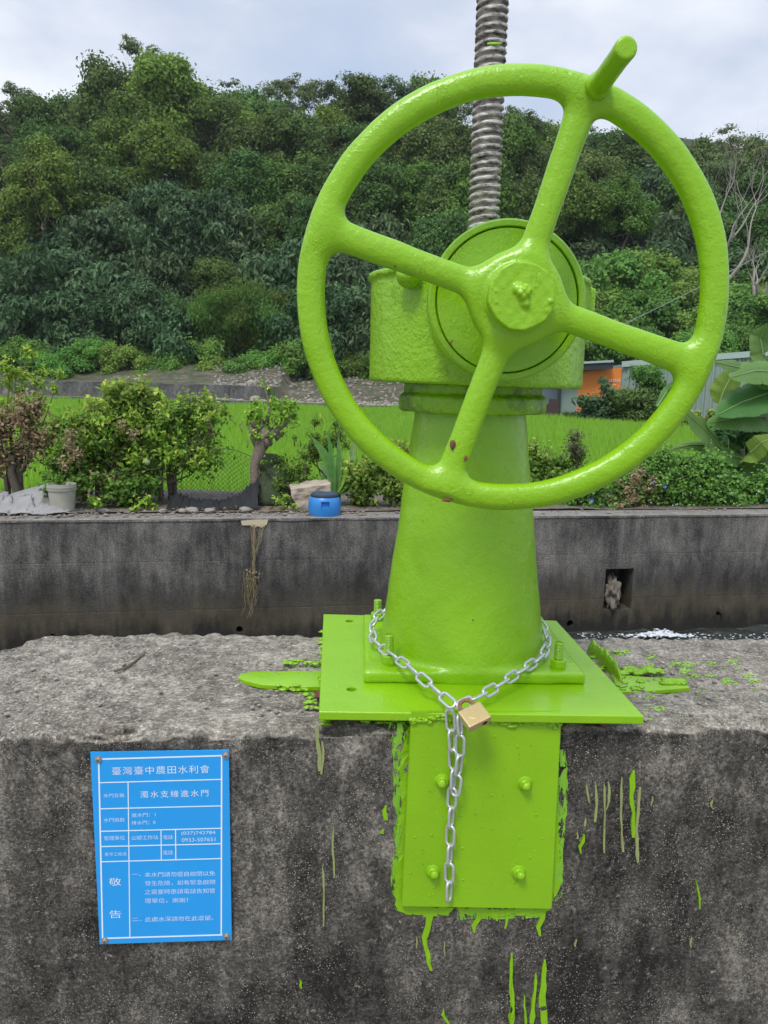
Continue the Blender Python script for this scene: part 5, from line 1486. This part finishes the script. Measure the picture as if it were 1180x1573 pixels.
# leafy hedge of three bushes
bush('hedge_bush', 'bushy shrub with small pale leaves left of the tall bright shrub in the hedge', 'bush', .9, rblobs(18, 84, 150, 650, 730, 12, 22, 3), .042, L_bush, .9, (126, 150), tint=.35, seed=3, sprigs=3, stem_r=.03)
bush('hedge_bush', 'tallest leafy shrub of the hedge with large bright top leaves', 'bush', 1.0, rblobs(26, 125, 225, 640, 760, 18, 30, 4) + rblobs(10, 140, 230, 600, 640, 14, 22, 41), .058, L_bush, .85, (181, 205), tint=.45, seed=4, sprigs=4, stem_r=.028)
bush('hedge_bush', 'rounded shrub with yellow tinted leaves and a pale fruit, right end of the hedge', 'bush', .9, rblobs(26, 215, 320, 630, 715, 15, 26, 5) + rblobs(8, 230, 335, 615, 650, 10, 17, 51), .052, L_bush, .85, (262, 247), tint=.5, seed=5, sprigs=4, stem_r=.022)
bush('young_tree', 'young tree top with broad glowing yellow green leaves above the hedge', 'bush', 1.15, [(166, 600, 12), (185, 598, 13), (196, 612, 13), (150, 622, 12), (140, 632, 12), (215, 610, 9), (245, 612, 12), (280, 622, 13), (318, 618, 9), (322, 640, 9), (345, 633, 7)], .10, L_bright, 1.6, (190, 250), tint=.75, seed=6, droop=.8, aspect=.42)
bush('undergrowth', 'tangle of low green creepers along the foot of the hedge', 'undergrowth', .6, rblobs(26, 60, 260, 730, 783, 9, 19, 7), .045, L_bush, .6, (100, 160, 220), tint=.3, seed=7, aspect=.7)
bush('leafy_weed', 'small bright green weed at the wall edge under the hedge', 'plant', .35, [(217, 775, 9), (228, 768, 8), (208, 783, 6), (150, 772, 6), (142, 766, 6), (236, 782, 6)], .05, L_bright, 1.2, (217, 148), tint=.6, seed=8)
V, F = ico((0, 0, 0), .032, 2, (1, 1, .95)); m_ = MB(); m_.add(V, F); fr = m_.build('fruit', simple('pale_green_fruit', (.42, .48, .33), .5), None, True, 180); fr.location = bank(226, 710, .68)
tag(fr, 'pale round guava hanging in the right hedge shrub', 'fruit')
for i, (x, y0, y1, r, lean) in enumerate(((28, 785, 700, .055, -.06), (126, 785, 705, .05, .0), (181, 785, 720, .032, .0), (262, 785, 700, .026, .10), (245, 785, 720, .03, .02))):
    a = bank(x, y0, .95); b_ = bank(x, y1, .95) + Vector((lean, 0, 0)); a.z = bank_z(a) - .05
    m_ = MB(); m_.tube([a, a.lerp(b_, .3) + Vector((.015, 0, 0)), a.lerp(b_, .65) - Vector((.02, .01, 0)), b_], [r, r * .85, r * .7, r * .6], 9)
    tag(m_.build('tree_stem', M_bark, None, True, 60), ['thick leaning stem under the dry brown bush', 'straight brown stem below the pale leaved hedge shrub', 'thin stem under the tallest hedge shrub', 'slanting thin stem at the right end of the hedge', 'bare stem beside the wire mesh'][i], 'stem')

# pollard tree with its gnarled head
pol = empty('pollard_tree', (0, 0, 0), 'small gnarled pollard tree with knobbly head and thin fresh leaves above the wall', 'tree')
P_ = [bank(x, y, .8) for x, y in ((398, 790), (395, 760), (391, 735), (392, 712), (400, 690), (404, 668), (410, 655))]
m_ = MB(); m_.tube(P_, [.062, .050, .045, .050, .062, .070, .04], 12)
m_.tube([bank(x, y, .8) for x, y in ((398, 690), (388, 672), (384, 652))], [.035, .026, .010], 8)
m_.tube([bank(x, y, .78) for x, y in ((404, 680), (424, 662), (440, 650), (446, 640))], [.045, .030, .020, .010], 8)
m_.tube([bank(x, y, .8) for x, y in ((408, 660), (414, 630), (410, 605), (404, 588))], [.03, .014, .009, .004], 7)
for i in range(40):
    x = random.gauss(404, 7); y = random.gauss(668, 9); V, F = ico(bank(x, y, .8 + random.uniform(-.03, .03)), random.uniform(.015, .045), 2, (1, 1, 1.3), .9, i, 2.5); m_.add(V, F)
for i in range(26):
    x = random.gauss(410, 22); y = random.gauss(655, 12); a = bank(x, y, .8); m_.tube([a, a + Vector((random.gauss(0, .06), random.gauss(0, .04), random.uniform(.03, .13)))], [.006, .002], 4)
m_.build('trunk', simple('light_brown_bark', (.22, .175, .135), .9, var=.5, scale=35, bump=1.0, bscale=70), pol, True, 180)
L = Leafy(); rs_ = np.random.default_rng(44)
for x, y, r in rblobs(44, 378, 455, 618, 672, 7, 14, 9) + [(405, 592, 7), (414, 600, 6), (402, 585, 5), (420, 612, 6), (443, 636, 7), (388, 632, 8), (452, 640, 6), (398, 640, 9)]:
    p = bank(x, y, .8 + random.uniform(-.1, .1)); rr = r * px_m(p); n = int(1.5 * r) + 12; d_ = sph(n, rs_)
    V, F = leaves(np.array(p) + d_ * rr * rs_.random((n, 1)), d_ + np.array([0, -.3, .6]), .045, rs=rs_); L.add(V, F, np.clip(.6 + rs_.normal(0, .2, n), 0, 1))
link('crown', L.mesh('crown', L_bright), pol)

# black shade net heaped on the ground and the wire mesh behind it
M_net = simple('black_shade_net', (.012, .013, .014), .75, var=.5, scale=60, bump=.9, bscale=120)
def drape(name, x0, x1, ytop, d0, d1, mat, label, cat, seed, base=False):
    """a crumpled cloth: top edge follows ytop(x) pixels; falls towards the wall"""
    V = []; nx, ny = 90, 34
    for i in range(nx):
        px = x0 + (x1 - x0) * i / (nx - 1); pt = bank(px, ytop(px), d1); pb = bank(px, 789, d0); pb.z = bank_z(pb) + .01
        for j in range(ny):
            t = j / (ny - 1); p = pb.lerp(pt, t); p.z = pb.z + (pt.z - pb.z) * t ** .7
            k = mnoise.fractal(Vector((p.x * 5, t * 2.5 + seed, seed)), .9, 2.2, 5) * (.16 if name == 'tarpaulin' else .07) * math.sin(math.pi * min(1, t * 1.1 + .05))
            V.append((p.x + k * .3, p.y + k, p.z + k * .9))
    I = np.arange(nx * ny).reshape(nx, ny); F = np.stack([I[:-1, :-1].ravel(), I[1:, :-1].ravel(), I[1:, 1:].ravel(), I[:-1, 1:].ravel()], 1)
    o = link(name, mesh_np(name, V, F, mat, True)); tag(o, label, cat)
    m = o.modifiers.new('thick', 'SOLIDIFY'); m.thickness = .004
    return o
drape('shade_net', 258, 396, lambda x: float(np.interp(x, [258, 268, 300, 340, 370, 396], [762, 756, 766, 768, 758, 728])) + 3 * math.sin(x * .9) * math.sin(x * .21), .35, .85, M_net, 'black shade net heaped on the bank left of the pollard tree', 'net', 3)
drape('shade_net', 398, 452, lambda x: float(np.interp(x, [398, 408, 425, 440, 452], [705, 696, 697, 712, 760])), .6, 1.0, simple('dark_green_net', (.035, .055, .018), .8, var=.6, scale=25, bump=.9, bscale=80), 'dark green net overgrown with creeper right of the pollard tree', 'net', 8)
M_wire = simple('green_grey_wire', (.10, .14, .07), .5, .3)
fence = empty('wire_mesh_fence', (0, 0, 0), 'sagging wire mesh fence between hedge and pollard tree in front of the paddy', 'fence')
m_ = MB()
def fz(px, t): return bank(px, 700 + 8 * math.sin(px * .05) + t * 66, 1.35 + .03 * math.sin(px * .2))
for k in range(-12, 30):
    for sgn_ in (-1, 1):
        pts = []
        for j in range(12):
            t = j / 11; px = 262 + k * 7 + sgn_ * (t - .5) * 66
            if 262 <= px <= 392: pts.append(fz(px, t))
        if len(pts) > 1: m_.tube(pts, .0022, 3, cap=False)
m_.build('mesh_wires', M_wire, fence)['kind'] = 'stuff'
MB().tube([fz(x, -.04) for x in range(262, 396, 8)], .005, 5).build('top_wire', M_wire, fence)
for x in (264, 392): MB().tube([bank(x, 694, 1.35), bank(x, 784, 1.35)], .014, 7).build('post', M_bark, fence)

# stones and lumps of soil along the wall top
for i, (x, y, r, lb) in enumerate(((296, 783, .050, 'largest rounded grey stone on the bank in front of the black net'), (280, 787, .032, 'darker stone just left of the largest one by the black net'), (322, 788, .040, 'flat grey stone right of the largest one by the black net'),
                                   (160, 787, .035, 'grey stone on the wall edge under the hedge'), (250, 788, .03, 'small grey stone at the wall edge below the hedge end'), (376, 789, .045, 'dirt covered stone at the foot of the pollard tree'))):
    V, F = ico((0, 0, 0), 1, 3, (r * 1.3, r, r * .65), .35, i, 1.4); o = MB().add(V, F).build('stone', simple('grey_river_stone', (.26, .24, .21), .85, var=.3, scale=20, bump=.5) if i == 0 else bpy.data.materials['grey_river_stone'], None, True, 180)
    p = bank(x, y, .30); p.z = bank_z(p) + r * .3; o.location = p; tag(o, lb, 'stone')
m_ = MB()
for i in range(900):
    s_ = random.uniform(-.3, 3.2) if random.random() < .7 else random.uniform(-1, 9); p = fpos(s_, random.uniform(.10, .5)); p.z = terrain(p.x, p.y) - .004
    V, F = ico(p, random.uniform(.004, .022) * (1 if random.random() < .4 else .5), 1, (1.3, 1, .6), .6, i); m_.add(V, F)
m_.build('soil_clods', M_soil, None, True, 180)['kind'] = 'stuff'

# grey tarpaulin sack and plastic bucket at the left
M_tarp = simple('grey_woven_tarp', (.26, .255, .245), .6, var=.35, scale=9, bump=1.0, bscale=14)
tarp_top = lambda x: float(np.interp(x, [-40, 0, 20, 48, 68, 78, 92, 120], [760, 766, 757, 749, 744, 756, 776, 793]))
o = drape('tarpaulin', -60, 121, tarp_top, .22, .62, M_tarp, 'crumpled grey tarpaulin sack lying on the wall top at the left edge', 'tarpaulin', 13)
bk = empty('bucket', (0, 0, 0), 'dirty white plastic bucket with ribbed rim beside the grey tarpaulin', 'bucket')
pb_ = bank(97, 787, .40); pb_.z = bank_z(pb_); bk.location = pb_
sc_ = px_m(pb_); rt = 19.5 * sc_; hb_ = (at_y(97, 743, pb_.y).z - pb_.z)
M_bucket = simple('dirty_white_plastic', (.38, .37, .30), .5, var=.25, scale=12)
MB().lathe([(rt * .80, 0), (rt * .96, hb_ * .82), (rt * 1.0, hb_ * .83), (rt * 1.0, hb_), (rt * .95, hb_), (rt * .90, hb_ * .6), (rt * .74, .01), (0, .01)], 40).build('bucket_body', M_bucket, bk, True, 30)
for k in (.78, .88): MB().lathe([(rt * .96, hb_ * k), (rt * 1.03, hb_ * k + .002), (rt * 1.03, hb_ * k + .008), (rt * .96, hb_ * k + .010)], 40).build('rib', M_bucket, bk, True, 30)

# broken concrete block, blue drum
blk = MB(); bm = bmesh.new()
c8 = [(446, 752), (508, 744), (512, 792), (462, 796)]
fr_ = [bank(x, y, .42) for x, y in c8]; bk_ = [p - fn * .28 + Vector((0, 0, .015)) for p in fr_]
blk.add(fr_ + bk_, [(0, 1, 2, 3)[::-1], (4, 5, 6, 7), (0, 4, 5, 1)[::-1], (1, 5, 6, 2)[::-1], (2, 6, 7, 3)[::-1], (3, 7, 4, 0)[::-1]])
o = blk.build('concrete_block', simple('broken_pinkish_concrete', (.40, .33, .25), .9, var=.35, scale=6, bump=.9, bscale=30), None)
m = o.modifiers.new('s', 'SUBSURF'); m.subdivision_type = 'SIMPLE'; m.levels = 4; m.render_levels = 4
tx = bpy.data.textures.new('rough', 'CLOUDS'); tx.noise_scale = .08; m = o.modifiers.new('d', 'DISPLACE'); m.texture = tx; m.strength = .05; m.mid_level = .5
tag(o, 'broken slab of rough pinkish concrete standing behind the blue drum', 'concrete block')
drum = empty('plastic_drum', (0, 0, 0), 'small blue plastic drum with recessed grip and black band at the wall edge', 'drum')
pd_ = bank(498.5, 797, .19); pd_.z = bank_z(pd_) - .01; drum.location = pd_; drum.rotation_euler = (0, 0, F_ANG)
sc_ = px_m(pd_); rd = 25 * sc_; hd = at_y(498, 757, pd_.y).z - pd_.z
M_bluep = simple('blue_plastic', (.035, .23, .60), .38, var=.08, scale=4)
bod = MB().lathe([(rd * .93, 0), (rd * .97, hd * .12), (rd * 1.0, hd * .35), (rd * .99, hd * .55), (rd * .94, hd * .74), (rd * .84, hd * .84), (rd * .82, hd * .86), (0, hd * .86)], 48).build('drum_body', M_bluep, drum, True, 40)
cu = MB().box((-.004, -rd * .97, hd * .56), (rd * .50, rd * .34, hd * .26)).build('c', M_bluep, drum)
bpy.context.view_layer.update(); boolean(bod, [cu])
MB().box((-.004, -rd * .78, hd * .60), (rd * .52, rd * .05, hd * .28)).build('grip_recess', M_bluep, drum)
MB().lathe([(rd * .82, hd * .85), (rd * .86, hd * .87), (rd * .86, hd * .93), (rd * .82, hd * .95)], 48).build('band', M_roofdark, drum, True, 30)
MB().lathe([(rd * .80, hd * .84), (rd * .80, hd * .98), (rd * .76, hd * 1.0), (rd * .72, hd * .96), (0, hd * .96)], 48).build('lid', simple('dark_blue_lid', (.03, .06, .10), .5), drum, True, 30)

# plants by the drum
def strap_leaf(mb_pts, width, n=12, fold=.25, ragged=0, seed=0, curl=0):
    """leaf blade along a path: V,F,tint ; midrib sunk, margins waved and torn"""
    pts = [Vector(p) for p in mb_pts]; d = [0]
    for a, b_ in zip(pts, pts[1:]): d.append(d[-1] + (b_ - a).length)
    V = []; F = []; T = []
    rs = random.Random(seed)
    def P(s): return Vector([float(np.interp(s, d, [p[c] for p in pts])) for c in range(3)])
    K = 3
    for i in range(n + 1):
        t = i / n; s = d[-1] * t; p = P(s); tg = (P(min(d[-1], s + .02)) - P(max(0, s - .02))).normalized()
        side = tg.cross(Vector((0, -.75, .66))).normalized(); up = side.cross(tg).normalized()
        w = width * (math.sin(math.pi * min(1, t * .93 + .06)) ** .6) * (1 - .15 * t)
        for k in range(-K, K + 1):
            u = k / K; wv = (math.sin(t * 23 + seed + u * 2) * .06 + (.02 if i % 2 else 0)) * abs(u)
            rg = 1 - (ragged * rs.random() if abs(k) == K else 0)
            V.append(p + side * w * u * rg + up * (abs(u) * w * fold - u * u * w * curl + wv * w))
    W = 2 * K + 1
    for i in range(n):
        for k in range(2 * K):
            a = i * W + k; F.append((a, a + 1, a + W + 1)); F.append((a, a + W + 1, a + W)); T += [abs(k - K + .5) / K * .3 + .3 + (.12 if (i % 2) else 0) + rs.uniform(-.05, .05)] * 2
    return np.array([tuple(v) for v in V]), np.array(F), np.array(T)
can = empty('canna_plant', (0, 0, 0), 'upright broad leaved canna plant with one glowing yellow green leaf behind the blue drum', 'plant')
for i, (pts, w, mt) in enumerate((([(513, 760), (511, 725), (508, 690), (504, 668)], 5, 0), ([(515, 760), (508, 720), (496, 695), (480, 672)], 8, 0), ([(518, 758), (521, 720), (521, 690), (520, 672)], 5, 0), ([(517, 756), (528, 725), (533, 705), (534, 694)], 9, 1), ([(520, 757), (540, 735), (558, 722), (570, 708)], 8, 0),
                                   ([(522, 760), (534, 722), (541, 700), (545, 678)], 8, 0), ([(519, 756), (512, 735), (500, 722), (490, 710)], 7, 0), ([(522, 760), (548, 742), (560, 736), (574, 734)], 8, 0), ([(514, 760), (504, 742), (490, 728)], 5, 0), ([(521, 745), (545, 722), (549, 702)], 4, 1))):
    P3 = [bank(x, y, .50 + .05 * i * (j / 3)) for j, (x, y) in enumerate(pts)]
    V, F, T = strap_leaf(P3, w * px_m(P3[0]), 14, .3, 0, i)
    me = mesh_np('leaf', V, F, (L_bright if mt else L_banana), True, T); link('leaf', me, can)
m_ = MB(); m_.tube([bank(516, 790, .5), bank(517, 762, .5), bank(516, 735, .5)], [.018, .014, .008], 7); m_.tube([bank(521, 790, .55), bank(522, 758, .55)], [.014, .010], 7); m_.build('stem', L_banana, can)
bush('ferny_bush', 'feathery dark green bush behind the canna plant', 'bush', 1.1, rblobs(18, 478, 532, 648, 700, 9, 17, 12), .06, L_bush, .9, (500,), aspect=.25, droop=1.5, tint=.3, seed=12)
bush('creeper_bush', 'green creeper tangle right of the blue drum, half behind the column', 'bush', .55, rblobs(34, 535, 640, 718, 785, 11, 20, 13) + rblobs(8, 570, 640, 690, 720, 10, 16, 14), .05, L_bush, .8, (560, 600), aspect=.6, tint=.45, seed=13, sprigs=2)
bush('creeper_bush', 'low dark weeds between the pollard tree and the broken concrete', 'bush', .75, rblobs(14, 405, 470, 700, 780, 8, 16, 15), .04, L_bush, .7, (430,), tint=.25, seed=15)
bush('creeper_bush', 'small leafy weeds at the right side of the pollard trunk foot', 'bush', .4, [(428, 770, 8), (440, 765, 9), (452, 778, 7), (436, 782, 6)], .035, L_bright, .9, (436,), tint=.5, seed=16)

# right of the column: creeper bank, topiary, banana
bush('creeper_bank', 'low creeper covered shrub just right of the column', 'bush', .8, rblobs(24, 815, 872, 690, 780, 10, 20, 20), .05, L_bush, .75, (830, 855), aspect=.6, tint=.4, seed=20, sprigs=2)
bush('topiary_bush', 'small column shaped bush wrapped in fine creeper standing before the paddy', 'bush', 1.0, [(884, 672, 13), (883, 688, 14), (886, 702, 14), (882, 716, 13), (892, 694, 11), (876, 700, 11), (888, 730, 12)], .03, leaf_mat('fine_pinkish_creeper', (.06, .075, .03), (.17, .19, .08), objvar=.05), 1.1, (884,), tint=.45, seed=21, sprigs=1)
bush('creeper_bank', 'wide mound of small leaved creeper on the bank before the banana plant', 'bush', .55, rblobs(70, 870, 1100, 728, 788, 10, 19, 22) + rblobs(30, 985, 1100, 700, 745, 9, 17, 23), .038, L_vine, .85, (920, 1000, 1070), aspect=.75, tint=.55, seed=22, sprigs=1, droop=.4)
bush('creeper_bank', 'creeper and leafy weeds at the foot of the banana plant by the right edge', 'bush', .55, rblobs(40, 1085, 1195, 735, 788, 9, 17, 24) + rblobs(14, 1060, 1120, 705, 735, 8, 14, 25), .042, L_vine, .8, (1110, 1160), aspect=.75, tint=.5, seed=23)
bush('dry_creeper', 'patch of withered brown creeper in the green mound right of the column', 'plant', .42, rblobs(20, 940, 1002, 732, 784, 6, 12, 26) + [(985, 725, 8), (992, 738, 8)], .03, L_dry, .6, (970,), aspect=.5, tint=.7, seed=24, stem_r=.006, sprigs=2)
M_flb = simple('blue_petals', (.12, .18, .60), .6); M_flw = simple('white_petals', (.8, .8, .8), .6)
def flower(px, py, d, mat, r, label, cat='flower', group=None):
    p = bank(px, py, d); V = [(0, 0, 0)]; F = []
    for k in range(5):
        a = k * 2 * math.pi / 5
        for da, rr_ in ((-.45, .75), (0, 1.0), (.45, .75)): V.append((math.cos(a + da) * r * rr_, -.006 - .3 * r, math.sin(a + da) * r * rr_))
        b_ = 1 + k * 3; F += [(0, b_, b_ + 1), (0, b_ + 1, b_ + 2)]
    o = MB().add(V, F).build('flower', mat); o.location = p; tag(o, label, cat, group); return o
flower(1021, 747, .30, M_flb, .022, 'blue morning glory bloom right of the withered creeper'); flower(908, 768, .30, M_flb, .026, 'blue morning glory bloom left of the withered creeper')
flower(1178, 768, .30, M_flb, .018, 'blue bloom at the right edge by the wall'); flower(1002, 740, .3, M_flb, .014, 'small blue bloom touching the withered creeper')
for i in range(26):
    x = random.uniform(985, 1175); y = random.uniform(705, 780) if x < 1090 else random.uniform(728, 782)
    flower(x, y, .32, M_flw, .007, 'tiny white bloom scattered in the green creeper mound', 'flower', 'tiny white blooms in the creeper')

ban = empty('banana_plant', (0, 0, 0), 'large banana plant with broad arching leaves at the right edge', 'banana plant')
BD = 1.2
def bl(pts, w, i, d=BD, mt=None, curl=.3, fold=.12):
    P3 = [bank(x, y, d + dd) for (x, y, dd) in pts]
    V, F, T = strap_leaf(P3, w * 1.5 * px_m(P3[0]), 64, fold, .10, i, curl)
    me = mesh_np('leaf', V, F, mt or L_banana, True, T); o = link('leaf', me, ban)
    m_ = MB(); m_.tube([p + Vector((0, -.004, .004)) for p in P3], [.011, .008, .006, .003][:len(P3)] if len(P3) == 4 else [.010] * (len(P3) - 1) + [.003], 6); q_ = m_.build('midrib', M_rib, o)
M_rib = simple('pale_green_midrib', (.22, .34, .10), .5)
bl([(1215, 600, .1), (1180, 582, -.1), (1140, 566, -.3), (1100, 557, -.4)], 15, 1)
bl([(1235, 585, .0), (1200, 572, -.2), (1160, 570, -.3), (1122, 580, -.5)], 17, 2)
bl([(1225, 590, .2), (1180, 604, -.1), (1140, 618, -.3), (1103, 637, -.5)], 20, 3)
bl([(1215, 650, .2), (1170, 640, 0), (1130, 643, -.2), (1088, 650, -.3)], 17, 4)
bl([(1130, 712, .1), (1108, 690, -.1), (1085, 662, -.3), (1052, 634, -.5)], 25, 5)
bl([(1150, 706, .0), (1112, 698, -.2), (1082, 706, -.35), (1048, 722, -.4)], 13, 6)
bl([(1120, 700, .2), (1090, 684, .1), (1058, 684, .0), (1025, 692, -.1)], 7, 7)
bl([(1135, 712, -.1), (1152, 696, -.3), (1170, 680, -.4), (1198, 668, -.4)], 12, 8, mt=L_bush)
bl([(1155, 690, .2), (1168, 640, .3), (1172, 590, .3), (1168, 535, .2)], 16, 9)
bl([(1185, 560, .3), (1172, 545, .2), (1168, 520, .2), (1178, 500, .1)], 13, 10)
bl([(1120, 700, .0), (1118, 670, .3), (1138, 655, .3), (1170, 668, .2)], 16, 11)
bl([(1150, 760, .0), (1160, 730, -.2), (1172, 712, -.3), (1195, 705, -.4)], 16, 12)
bl([(1140, 760, .1), (1130, 735, -.1), (1118, 720, -.2), (1096, 728, -.3)], 14, 13)
bl([(1165, 780, .1), (1172, 755, -.2), (1185, 740, -.3), (1210, 735, -.4)], 16, 14)
bl([(1105, 620, .3), (1112, 600, .3), (1120, 585, .3), (1128, 566, .3)], 14, 15, mt=L_bush)
bl([(1010, 625, .3), (1025, 600, .3), (1040, 585, .2), (1056, 578, .2)], 5, 16)
for i, (x0, x1, yt) in enumerate(((1143, 1140, 690), (1166, 1175, 640), (1190, 1205, 600), (1120, 1118, 700))):
    a = bank(x0, 790, BD); a.z = bank_z(a); MB().tube([a, bank(x0 + (x1 - x0) * .4, 750, BD), bank(x1, yt, BD)], [.06, .05, .03], 10).build('stem', simple('banana_stem', (.14, .17, .07), .6, var=.3) if i == 0 else bpy.data.materials['banana_stem'], ban, True, 60)
bush('banana_undergrowth', 'deep shaded leaves massed round the banana stems', 'plant', 1.5, rblobs(26, 1100, 1200, 660, 770, 14, 24, 31), .11, L_banana, 1.4, (1150,), aspect=.5, tint=.2, seed=31, droop=1.0)

# bushes in front of the shed
def far_bush(name, label, y, blobs, size, mat, seed, tint=.4, dens=1.0, asp=.5):
    rs = np.random.default_rng(seed); b0 = at_y(blobs[0][0], 650, y); b0.z = terrain(b0.x, b0.y); root = empty(name, b0, label, 'bush'); L = Leafy(); st = MB()
    for px, py, r in blobs:
        p = at_y(px, py, y + rs.uniform(-.5, .5)) - b0; rr = r * .72 * y / FPX; n = int(dens * 46 * r); k = np.minimum(np.abs(rs.normal(0, .75, n)), 1.9); d_ = sph(n, rs)
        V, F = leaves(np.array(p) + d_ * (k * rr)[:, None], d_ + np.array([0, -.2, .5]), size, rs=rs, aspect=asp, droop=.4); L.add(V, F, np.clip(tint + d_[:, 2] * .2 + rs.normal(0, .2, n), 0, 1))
        st.tube([Vector((p.x * .4, 0, 0)), p * .6 + Vector((0, 0, .1)), p], [.05, .03, .01], 5, cap=False)
    link('foliage', L.mesh('foliage', mat), root); st.build('stem', M_bark, root)
far_bush('shed_bush', 'dense dark green bush hiding the foot of the orange wall', 34.5, rblobs(30, 895, 955, 612, 648, 9, 16, 41) + [(930, 596, 8), (926, 585, 6), (936, 605, 9)], .20, L_dark, 41, .4)
far_bush('shed_bush', 'rounded lighter green bush right of the orange wall', 33.5, rblobs(26, 950, 1000, 605, 645, 8, 15, 42), .18, L_mid, 42, .6)
far_bush('shed_bush', 'tall loose leafy bush standing against the grey green shed', 34, rblobs(24, 975, 1012, 570, 640, 8, 14, 43) + [(985, 570, 8), (1003, 573, 8), (1015, 590, 8)], .16, L_vine, 43, .45, .8)
far_bush('low_weeds', 'thin pale weeds along the retaining wall below the grey panel', 37, [(868 + 3 * k, 636 + (k % 3), 4) for k in range(9)], .12, L_airy, 44, .7, .8)
far_bush('shed_hedge', 'low clipped hedge along the foot of the shed beside the banana', 30, rblobs(18, 1040, 1110, 636, 652, 6, 9, 45), .14, L_bush, 45, .6, 1)

# dry roots and grass hanging down the canal wall, over a pale spill
def wallp(px, py, off): return at_plane(px, py, FA + fn * off, fn)
m_ = MB()
for i in range(44):
    x = random.gauss(386, 6); y0 = random.uniform(872, 900); ln = random.uniform(15, 62)
    pts = [wallp(x + random.uniform(-5, 5) * k / 4 + math.sin(k + i) * 1.5, y0 + ln * k / 4, .03 + random.uniform(0, .03)) for k in range(5)]
    m_.tube(pts, .0014, 3, cap=False)
for i in range(12):
    x = random.uniform(385, 410); ln = random.uniform(20, 75)
    pts = [wallp(x + (388 - x) * k / 5 * .7 + random.uniform(-2, 2), 806 + ln * k / 5, .03) for k in range(6)]; m_.tube(pts, .002, 3, cap=False)
for i in range(3): m_.tube([wallp(389 + random.uniform(-1.5, 1.5) + i * .8, y, .028) for y in range(806, 885, 12)], .003, 4, cap=False)
for i in range(16):
    p = wallp(random.gauss(389, 5), random.uniform(874, 892), .03); V, F = ico(p, .008, 1, (1, 1, 1), .6, i); m_.add(V, F)
tag(m_.build('hanging_roots', simple('dry_straw', (.36, .29, .16), .85, var=.4, scale=30)), 'tuft of dry straw coloured roots hanging down the far canal wall', 'dry roots')
m_ = MB()
sp_pts = [(370, 800), (392, 798), (412, 798), (410, 806), (402, 811), (396, 808), (390, 812), (385, 807), (372, 807)]
V = [wallp(x, y, .012) for x, y in sp_pts]; m_.add(V, [tuple(range(len(V)))[::-1]])
tag(m_.build('mortar_spill', simple('pale_cream_mortar', (.58, .50, .33), .8, var=.15)), 'cream coloured mortar spill on the far wall lip above the hanging roots', 'spill')

bush('dry_twigs', 'dead brown twigs and curled leaves poking from the left part of the hedge', 'twigs', .62, [(108, 690, 14), (112, 672, 10), (100, 715, 10), (122, 700, 9), (190, 655, 8), (318, 650, 8), (322, 662, 8), (205, 672, 7), (150, 735, 10), (178, 742, 9)], .038, L_dry, .35, (120, 185), tint=.6, seed=51, sprigs=3, stem_r=.006)
bush('hedge_sprigs', 'loose leafy shoots filling the middle of the hedge below the bright tree top', 'shoots', .7, rblobs(20, 110, 330, 640, 720, 10, 18, 52), .055, L_bright, .28, (180, 250), tint=.35, seed=52, sprigs=4, stem_r=.006)
m_ = MB(); rr_ = random.Random(8)
for i in range(150):
    px = rr_.uniform(250, 450); p = bank(px, rr_.uniform(778, 792), rr_.uniform(.2, .5)); p.z = bank_z(p) + .012
    a = rr_.uniform(0, 6.28); q = .02; m_.add([p + Vector((math.cos(a) * q, math.sin(a) * q, 0)), p + Vector((-math.sin(a) * q * .4, math.cos(a) * q * .4, .01)), p - Vector((math.cos(a) * q, math.sin(a) * q, -.006)), p + Vector((math.sin(a) * q * .4, -math.cos(a) * q * .4, .004))], [(0, 1, 2, 3)])
m_.build('leaf_litter', simple('brown_litter', (.20, .14, .085), .9, var=.5, scale=30), None)['kind'] = 'stuff'

# ------------------------------------------------------------------ a little damp air over the valley
mh = bpy.data.materials.new('valley_haze'); mh.use_nodes = True; nt = mh.node_tree; nt.nodes.clear()
oo = nt.nodes.new('ShaderNodeOutputMaterial'); pv = nt.nodes.new('ShaderNodeVolumePrincipled')
pv.inputs['Color'].default_value = (.93, .96, 1, 1); pv.inputs['Density'].default_value = .00025; pv.inputs['Anisotropy'].default_value = .2
nt.links.new(pv.outputs[0], oo.inputs['Volume'])
hz = MB().box((0, 190, 19.5), (900, 560, 46)).build('haze', mh); hz['kind'] = 'stuff'
